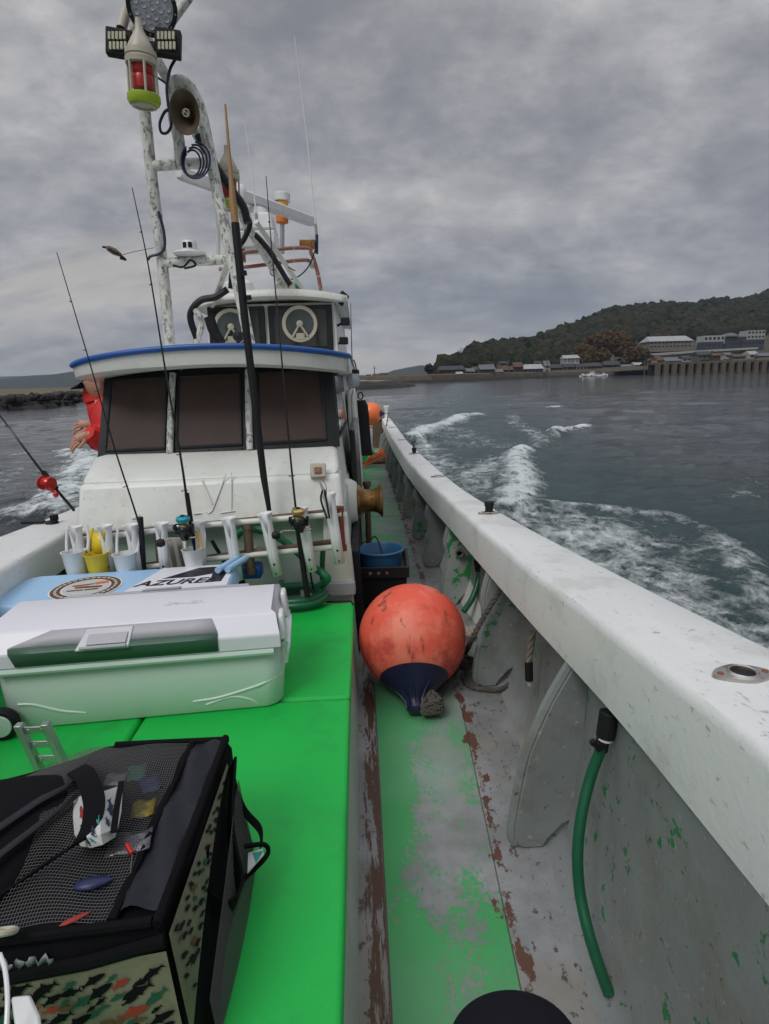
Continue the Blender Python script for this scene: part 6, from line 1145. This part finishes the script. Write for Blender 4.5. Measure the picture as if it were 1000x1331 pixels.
# --- hillside forest: thousands of crowns read as one mass
def forest(name, spots, mt, sub=2):
    v, f = ico(sub); f = np.array(f); V, Fc = [], []; n = 0
    for (x, y, z, r, h) in spots:
        a = RNG.uniform(0, 6.28); ca, sa = math.cos(a), math.sin(a)
        w = v*(1+RNG.normal(size=(len(v), 1))*.17); w = w@np.array([[ca, -sa, 0], [sa, ca, 0], [0, 0, 1]]); w = w*np.array([r, r, h]); V.append(w+np.array([x, y, z])); Fc.append(f+n); n += len(v)
    V = np.concatenate(V); Fc = np.concatenate(Fc); me = bpy.data.meshes.new(name); me.from_pydata(V.tolist(), [], Fc.tolist()); me.materials.append(M[mt]); me.update()
    o = bpy.data.objects.new(name, me); COL.objects.link(o); o['kind'] = 'stuff'; return o
sp = []
while len(sp) < 5200:
    px = RNG.uniform(572, 1150); t = RNG.uniform(.12, 1.12)**.9
    if px > 800 and t < .40: continue
    if px < 800 and t < .22 and RNG.random() < .8: continue
    if 745 < px < 822 and t < .42: continue
    p = tp(px, t); r = RNG.uniform(2.2, 5.0); sp.append((p.x, p.y, p.z+r*.5, r, r*RNG.uniform(.75, 1.25)))
fo_ = forest('hillside_forest', sp, 'forest'); fo_['label'] = 'dark wooded hillside rising behind the shore houses'
sp = []
for i in range(230):
    px = RNG.uniform(560, 1000); t = RNG.uniform(.03, .22); p = tp(px, t); r = RNG.uniform(.8, 2.0); sp.append((p.x, p.y, p.z+.4, r*1.4, r*.8))
forest('shore_scrub', sp, 'forest', 1)['label'] = 'low scrub between the shore houses'
def tree(name, x, y, z, r, h, label, mt, group=None, n=260, cat='tree'):
    t = thing(name, label, cat, (x, y, z), group)
    b = MB(); b.tube([(x, y, z), (x+.1*r, y, z+h*.3), (x-.05*r, y, z+h*.7)], [r*.10, r*.07, r*.03], 7)
    for k in range(5): a = k*1.26; b.tube([(x, y, z+h*.3), (x+math.cos(a)*r*.5, y+math.sin(a)*r*.5, z+h*.65)], [r*.05, r*.015], 5)
    b.build('trunk', 'trunk', t); c = MB()
    lob = [(x+RNG.uniform(-.55, .55)*r, y+RNG.uniform(-.5, .5)*r, z+h*RNG.uniform(.35, .82), r*RNG.uniform(.35, .6)) for _ in range(9)]
    for i in range(n):
        lx, ly, lz, lr = lob[i % 9]; d = RNG.normal(size=3); d /= np.linalg.norm(d); q = np.array([lx, ly, lz])+d*lr*RNG.uniform(.6, 1.05)*np.array([1, 1, .8])
        s_ = r*RNG.uniform(.09, .17); u = RNG.normal(size=3); u /= np.linalg.norm(u); w = np.cross(u, RNG.normal(size=3)); w /= np.linalg.norm(w); nn = np.cross(u, w)
        c.add([q+u*s_, q+w*s_*.8, q-u*s_, q-w*s_*.7, q+nn*s_*.5], [(0, 1, 4), (1, 2, 4), (2, 3, 4), (3, 0, 4), (3, 2, 1, 0)])
    c.build('crown', mt, t, smooth=False); return t
tree('dark_tree', xw(557, 214), 214, 1.2, 2.4, 5.0, 'dark rounded evergreen tree standing alone at the left end of the shore wall', 'tree_dark')
lbl = ['broad brown-leaved tree at the left edge of the brown grove', 'tall brown-leaved tree near the middle of the brown grove', 'brown-leaved tree highest in the grove below the wooded hill', 'low brown-leaved tree in front of the grove, nearest the shore houses', 'wide brown-leaved tree on the right side of the brown grove', 'small brown-leaved tree at the far right foot of the grove', 'brown-leaved tree low on the left foot of the grove']
for k, (px, Y, r, h, zb_) in enumerate([(754, 345, 8, 10, 6), (771, 352, 9, 14, 8), (789, 365, 10, 14, 11), (768, 328, 8, 8, 4), (806, 352, 9, 11, 9), (823, 338, 8, 7, 6), (743, 330, 7, 6, 4)]): tree('brown_tree', xw(px, Y), Y, zb_, r, h, lbl[k], 'bamboo_f', 'brown grove under the hill', 1100)
tree('pale_tree', xw(596, 300), 300, 5, 2.5, 11, 'slim pale bare tree sticking up at the left foot of the hill', 'bamboo_f', None, 120)
# --- sea wall, beach
b = MB(); pts = [(440, 226), (480, 219), (560, 209), (600, 220), (660, 249), (760, 296), (845, 300)]
W0 = [Vector(((p-466)/780*y, y, 0)) for p, y in pts]; t1 = thing('sea_wall', 'low brown stone sea wall running along the far shore under the houses', 'wall', (24, 208, -.4))
b.grid([[w+Vector((0, -1.5, -.7)) for w in W0], [w+Vector((0, -1.0, 1.1)) for w in W0], [w+Vector((0, -.4, 2.0)) for w in W0], [w+Vector((0, 2.5, 2.3)) for w in W0]]); b.build('wall_face', 'wallst', t1)
b = MB(); b.grid([[w+Vector((0, -3.2, -.8)) for w in W0], [w+Vector((0, -2.0, .05+.25*math.sin(i*2))) for i, w in enumerate(W0)], [w+Vector((0, -1.1, .35)) for w in W0]]); b.build('wet_footing', 'tide', t1)
b = MB(); b.grid([[(xw(p, 200)*1., 203-3*math.sin((p-455)/60*3), -.5) for p in np.linspace(430, 520, 20)], [(xw(p, 214), 214, .55) for p in np.linspace(430, 520, 20)], [(xw(p, 226), 226, 1.5) for p in np.linspace(430, 520, 20)]]); struct(b, 'beach', 'sand')
# --- breakwater and bank on the port side
tb = thing('breakwater', 'dark rubble breakwater across the water to the left of the wheelhouse', 'breakwater', (-38, 70, -.4))
bp = [(-75, 40), (-52, 50), (-36.5, 60), (-33.0, 66), (-39, 84), (-36, 88), (-20, 100), (10, 130), (-5, 215)]
BW = [Vector((x, y, 0)) for x, y in bp]; BW = [p for p in cr(BW, 14)]
rows = []
for dz, dx, dy in ((-.6, 2.2, -2.6), (.15, 1.2, -1.4), (.55, .3, -.4), (.75, -1, 1.2), (.7, -3, 4)): rows.append([p+Vector((dx+RNG.uniform(-.5, .5), dy+RNG.uniform(-.5, .5), dz+RNG.uniform(-.18, .22)*(dz > -.3))) for p in BW])
b = MB(); b.grid(rows); b.build('rubble_slope', 'tide', tb, smooth=False)
v, f = ico(1); b = MB()
for i in range(420):
    p = BW[int(RNG.integers(0, 60))]; r = RNG.uniform(.2, .6); q = p+Vector((RNG.uniform(-1.5, 2), RNG.uniform(-2.4, 1), RNG.uniform(-.35, .6))); w = v*(1+RNG.normal(size=(len(v), 1))*.15)*r; b.add([(q.x+a[0], q.y+a[1], q.z+a[2]*.7) for a in w], f)
o = b.build('boulders', 'tide', tb, smooth=False); o['kind'] = 'stuff'
b = MB(); b.grid([[p+Vector((-.5, 2.0, .72)) for p in BW], [p+Vector((-30, 60, 1.3)) for p in BW], [Vector((-400+i*3.6, 236, 1.2)) for i in range(len(BW))]]); struct(b, 'grass_bank', 'grass')
# --- pier
pt = thing('pier', 'long brown concrete pier on square piles at the right side of the bay', 'pier', (170, 262, -.4))
b = MB(); b.box((176, 266, 4.15), (95, 9, .9)); b.build('pier_deck', 'pile', pt, bevel=.05)
b = MB(); b.box((176, 268, 1.7), (94, 3, 4.6)); b.build('pier_shade_slab', 'pile_shade', pt)  # near-black slab, stands in for the shade in the gaps between piles
for k in range(26): b = MB(); x = 129.6+3.62*k; b.box((x, 261.9, 1.55), (2.0, 1.6, 4.3)); b.box((x, 261.7, -.35), (2.3, 1.9, .7)); b.build('pile', 'pile', pt, bevel=.08)
b = MB(); b.grid([[(xw(795, 292), 292, 1.4), (xw(1100, 275), 275, 4.7)], [(xw(795, 312), 312, 3.4), (xw(1100, 312), 312, 8)]]); struct(b, 'quay_ground', 'scrub')
# --- houses
def house_(px0, px1, ybase, ytop, Y, wm, rm, label, rot=0, nw=3, storeys=1, flat=False, D=None, name='house'):
    w = (px1-px0)/780*Y; x = xw((px0+px1)/2, Y); zb_ = CZ+(yh((px0+px1)/2)-ybase)*Y/780; H = (ybase-ytop)*Y/780; D = D or max(5, min(w, 9)); t = thing(name, label, 'house' if name == 'house' else 'building', (x, Y, zb_))
    R_ = Matrix.Rotation(rot, 4, 'Z'); o = Vector((x, Y, zb_)); hw = H*(.95 if flat else .58)
    def T(p): return R_@Vector(p)+o
    def bx(b, c, d): b.hexa([T((c[0]+sx*d[0]/2, c[1]+sy*d[1]/2, c[2]+sz*d[2]/2)) for sz in (-1, 1) for sx, sy in ((-1, -1), (1, -1), (1, 1), (-1, 1))])
    b = MB(); bx(b, (0, 0, hw/2-1), (w*.94, D*.94, hw+2)); wl = b.build('wall', wm, t)
    b = MB()
    if flat: bx(b, (0, 0, H), (w, D, H*.1))
    else:
        e = .5; P_ = [T((sx*w/2, sy*(D/2+e), hw-.15)) for sx, sy in ((-1, -1), (1, -1), (1, 1), (-1, 1))]; k = .0 if w < 8 else .12
        b.add(P_+[T((-w/2*(1-k), 0, H)), T((w/2*(1-k), 0, H))], [(0, 1, 5, 4), (2, 3, 4, 5), (1, 2, 5), (3, 0, 4), (3, 2, 1, 0)])
    b.build('roof', rm, t, smooth=False)
    for s_ in range(storeys):
        for i in range(nw):
            b = MB(); bx(b, (-w*.47+w*.94*(i+.5)/nw, -D*.47-.03, hw*(s_+.55)/storeys), (w*.55/nw, .1, hw*.42/storeys)); b.build('window', 'win', t)
    return t
HS = [(567, 601, 487.5, 476, 232, 'h_brown', 'r_dark', 'long dark-roofed house with a row of windows, nearest to the dark tree', 6, 1),
 (590, 599, 488.5, 483.5, 222, 'h_white', 'r_white', 'small white shed in front of the right end of the long dark-roofed house', 1, 1),
 (602, 613, 488, 479, 236, 'h_grey', 'r_grey', 'small grey gabled house right of the long dark-roofed house', 2, 1),
 (608, 618, 486, 477, 262, 'h_brown', 'r_brown', 'brown house half hidden behind the small grey gabled house', 2, 1),
 (619, 639, 488, 474.5, 240, 'h_brown', 'r_grey', 'two-storey house with a light grey roof under the low end of the hill', 4, 2),
 (638, 650, 488, 480, 246, 'h_grey', 'r_grey', 'low grey house between the light-roofed house and the brown one', 2, 1),
 (649, 663, 486.5, 476.5, 256, 'h_brown', 'r_brown', 'brown house with a brown roof left of the tall gabled barn', 3, 1),
 (663, 675, 485, 471.5, 262, 'h_brown', 'r_brown', 'tall brown gabled barn left of the long pale shed', 1, 1),
 (676, 701, 487, 474, 268, 'h_grey', 'r_white', 'long low shed with a pale metal roof beside the narrow white house', 5, 1),
 (702, 710, 484.5, 469.5, 276, 'h_white', 'r_grey', 'narrow tall white house right of the long pale shed', 1, 2),
 (711, 726, 484, 474, 292, 'h_brown', 'r_dark', 'dark house directly right of the narrow white house', 3, 1),
 (726, 747, 472, 462.5, 320, 'h_white', 'r_white', 'white two-storey house standing higher than its neighbours on the slope', 4, 2),
 (727, 741, 483, 473, 300, 'h_grey', 'r_dark', 'dark-roofed house just below the high white house', 3, 1),
 (742, 757, 482, 473, 305, 'h_white', 'r_dark', 'white-walled house with a dark roof in the row below the brown grove', 3, 1),
 (757, 776, 482, 472, 309, 'h_brown', 'r_dark', 'wide dark house below the middle of the brown grove', 4, 1),
 (778, 800, 480.5, 470, 315, 'h_brown', 'r_dark', 'dark-roofed house at the right foot of the brown grove', 4, 1),
 (800, 815, 480, 474, 312, 'h_grey', 'r_grey', 'low grey shed left of the orange house', 2, 1),
 (846, 855, 475.5, 463.5, 318, 'h_orange', 'r_brown', 'small orange-walled house behind the left end of the pier', 1, 1),
 (856, 877, 475.5, 465, 318, 'h_white', 'r_grey', 'white house right of the orange one behind the pier', 4, 1),
 (899, 917, 468, 457.5, 345, 'h_grey', 'r_dark', 'dark-roofed grey house above the middle of the pier', 3, 1),
 (966, 980, 467, 457, 322, 'h_white', 'r_white', 'white box-shaped house above the right end of the pier', 2, 1),
 (980, 1012, 468, 459, 318, 'h_brown', 'r_grey', 'long grey-roofed house at the right edge above the pier', 5, 1),
 (464, 474, 497, 488, 236, 'h_wall', 'r_dark', 'cream house with a dark roof just right of the wheelhouse side', 2, 1),
 (475, 483, 497, 487, 240, 'h_wall', 'r_dark', 'second cream house from the wheelhouse side, behind the sandy beach', 2, 1),
 (484, 493, 496.5, 486, 244, 'h_grey', 'r_brown', 'grey house with a brown gable behind the beach', 2, 1),
 (493, 503, 496, 485, 238, 'h_white', 'r_dark', 'pale two-storey house at the right end of the beach', 2, 2),
 (505, 513, 496, 488, 250, 'h_grey', 'r_dark', 'small grey house left of the long low buildings', 2, 1),
 (513, 532, 495.5, 487, 262, 'h_grey', 'r_dark', 'long dark-roofed building between the beach and the dark tree', 5, 1),
 (533, 548, 494.5, 489, 240, 'h_grey', 'r_grey', 'low grey building immediately left of the dark tree', 3, 1),
 (818, 830, 478.5, 471.5, 312, 'h_white', 'r_white', 'tiny white hut between the brown grove and the orange house', 1, 1),
 (880, 893, 471, 463, 330, 'h_white', 'r_dark', 'white cottage right of the white house behind the pier', 2, 1),
 (920, 934, 467, 459.5, 340, 'h_brown', 'r_brown', 'brown cottage right of the dark-roofed grey house above the pier', 2, 1),
 (936, 946, 466, 459, 335, 'h_white', 'r_grey', 'small pale cottage below the middle of the resort building', 1, 1),
 (948, 963, 468, 461, 325, 'h_grey', 'r_brown', 'brown-roofed cottage left of the white box-shaped house', 2, 1),
 (783, 792, 473, 466.5, 326, 'h_white', 'r_grey', 'white cottage tucked against the foot of the brown grove', 1, 1),
 (690, 699, 476, 470, 300, 'h_white', 'r_dark', 'little white cottage higher on the slope behind the long pale shed', 1, 1),
 (644, 655, 476, 470.5, 275, 'h_wall', 'r_dark', 'cream cottage on the slope above the low grey house', 1, 1),
 (60, 70, 514, 509.5, 190, 'h_white', 'r_white', 'tiny white shed on the grass bank left of the wheelhouse', 1, 1)]
for a in HS: house_(*a[:8], nw=a[8], storeys=a[9], rot=random.uniform(-.15, .15))
house_(832, 889, 454.5, 439, 402, 'h_wall', 'r_white', 'long cream hillside hotel with a pale sloping roof', nw=11, storeys=2, D=14, name='hotel')
def block(px0, px1, yb, yt, Y, wm, par, nm, nw, st, D=9):
    w = (px1-px0)/780*Y; x = xw((px0+px1)/2, Y); zb_ = CZ+(yh((px0+px1)/2)-yb)*Y/780; H = (yb-yt)*Y/780
    b = MB(); b.box((x, Y, zb_+H/2-1), (w, D, H+2)); o = b.build(nm, wm, par)
    for s_ in range(st):
        for i in range(nw): b = MB(); b.box((x-w/2+w*(i+.5)/nw, Y-D/2-.05, zb_+H*(s_+.5)/st), (w*.62/nw, .1, H*.5/st)); b.build('window', 'win', o)
t = thing('resort_building', 'white and slate-blue resort building with a stepped roofline on the hillside', 'building', (xw(944, 405), 405, 14))
block(905, 932, 445.5, 438.5, 405, 'h_white', t, 'wing', 5, 1); block(906, 931, 453, 446, 404, 'slate', t, 'lower_storey', 6, 1)
block(932, 961, 451.5, 440, 406, 'slate', t, 'centre_block', 8, 2); block(961, 984, 442.5, 432, 405, 'h_white', t, 'wing', 5, 2); block(955, 984, 451, 443, 404, 'slate', t, 'lower_storey', 7, 1)
b = MB(); c = Vector((xw(943, 404), 404, CZ+(yh(943)-439.5)*404/780)); b.lathe([(5.2, 0), (5, .8), (3.2, 2), (0, 2.6)], c, seg=16); b.build('domed_roof', 'r_grey', t)
t = thing('road_wall', 'thin white retaining wall of the hillside road below the resort', 'wall', (xw(915, 380), 380, 10)); b = MB()
pp = [at(846, 460, 380), at(900, 456.5, 385), at(940, 454, 390), at(986, 451.5, 392)]; b.grid([[p+Vector((0, 0, -1.1)) for p in pp], [p for p in pp], [p+Vector((0, 6, .2)) for p in pp]]); b.build('parapet', 'h_white', t)
for k, (px, yt, yb, Y) in enumerate([(711.5, 463, 486, 262), (661, 467, 486, 252), (640, 470, 487, 243), (487, 476, 497, 236), (744, 466, 484, 300), (838, 468, 488, 262)]):
    a, c = at(px, yb, Y), at(px, yt, Y); d_ = ['tallest pole, beside the narrow white house', 'beside the tall brown barn', 'above the light-roofed two-storey house', 'among the cream houses behind the beach', 'below the high white house', 'at the left end of the pier'][k]
    t = thing('utility_pole', 'thin grey utility pole '+d_, 'utility pole', a, 'utility poles along the shore'); b = MB(); b.tube([a, c], [.22, .14], 6); b.build('pole', 'h_grey', t)
    b = MB(); b.box(c-Vector((0, 0, .8)), (1.6, .12, .12)); b.build('crossarm', 'h_grey', t)
# small launch raising spray off the shore
c = Vector((xw(768, 275), 275, -.4)); t = thing('motor_launch', 'small white motor launch throwing up spray near the far sea wall', 'boat', c)
b = MB(); b.grid([[c+Vector((x, s_*wd*w_, z)) for s_ in (-1, 1) for z, w_ in ()] or [c+Vector((x, -wd, 1.1)), c+Vector((x, -wd*.8, .1)), c+Vector((x, 0, -.2)), c+Vector((x, wd*.8, .1)), c+Vector((x, wd, 1.1))] for x, wd in ((-3, .9), (-1, 1.1), (1.5, .9), (3.2, .1))]); b.box(c+Vector((0, 0, .9)), (6, 1.7, .1), taper=.9); b.build('hull', 'h_white', t)
b = MB(); b.box(c+Vector((-.3, 0, 1.5)), (2.2, 1.3, 1.2), taper=.8); b.build('cabin', 'h_white', t, bevel=.1)
b = MB(); v, f = ico(1)
for i in range(60): q = c+Vector((RNG.uniform(-6, 6), RNG.uniform(-1.5, 1.5)-1, abs(RNG.normal())*.45)); r = RNG.uniform(.12, .4); b.add([(q.x+a[0]*r*2, q.y+a[1]*r, q.z+a[2]*r) for a in v], f)
M['spray'] = plain('white_spray', (.75, .78, .80), .05); o = solo(b, 'spray', 'spray', None, None, c, smooth=True); o['kind'] = 'stuff'
# HAZE: the damp air over the bay
hb = MB(); hb.box((0, 2200, 258), (9000, 5000, 524)); 
hm = bpy.data.materials.new('haze_air'); hm.use_nodes = True; hm.node_tree.nodes.clear(); ho_ = hm.node_tree.nodes.new('ShaderNodeOutputMaterial'); pv = hm.node_tree.nodes.new('ShaderNodeVolumePrincipled'); pv.inputs['Density'].default_value = .00014; pv.inputs['Color'].default_value = (.62, .74, .95, 1); pv.inputs['Anisotropy'].default_value = 0; hm.node_tree.links.new(pv.outputs[0], ho_.inputs['Volume'])
hz_ = hb.build('haze', hm, None, smooth=False); hz_['kind'] = 'stuff'
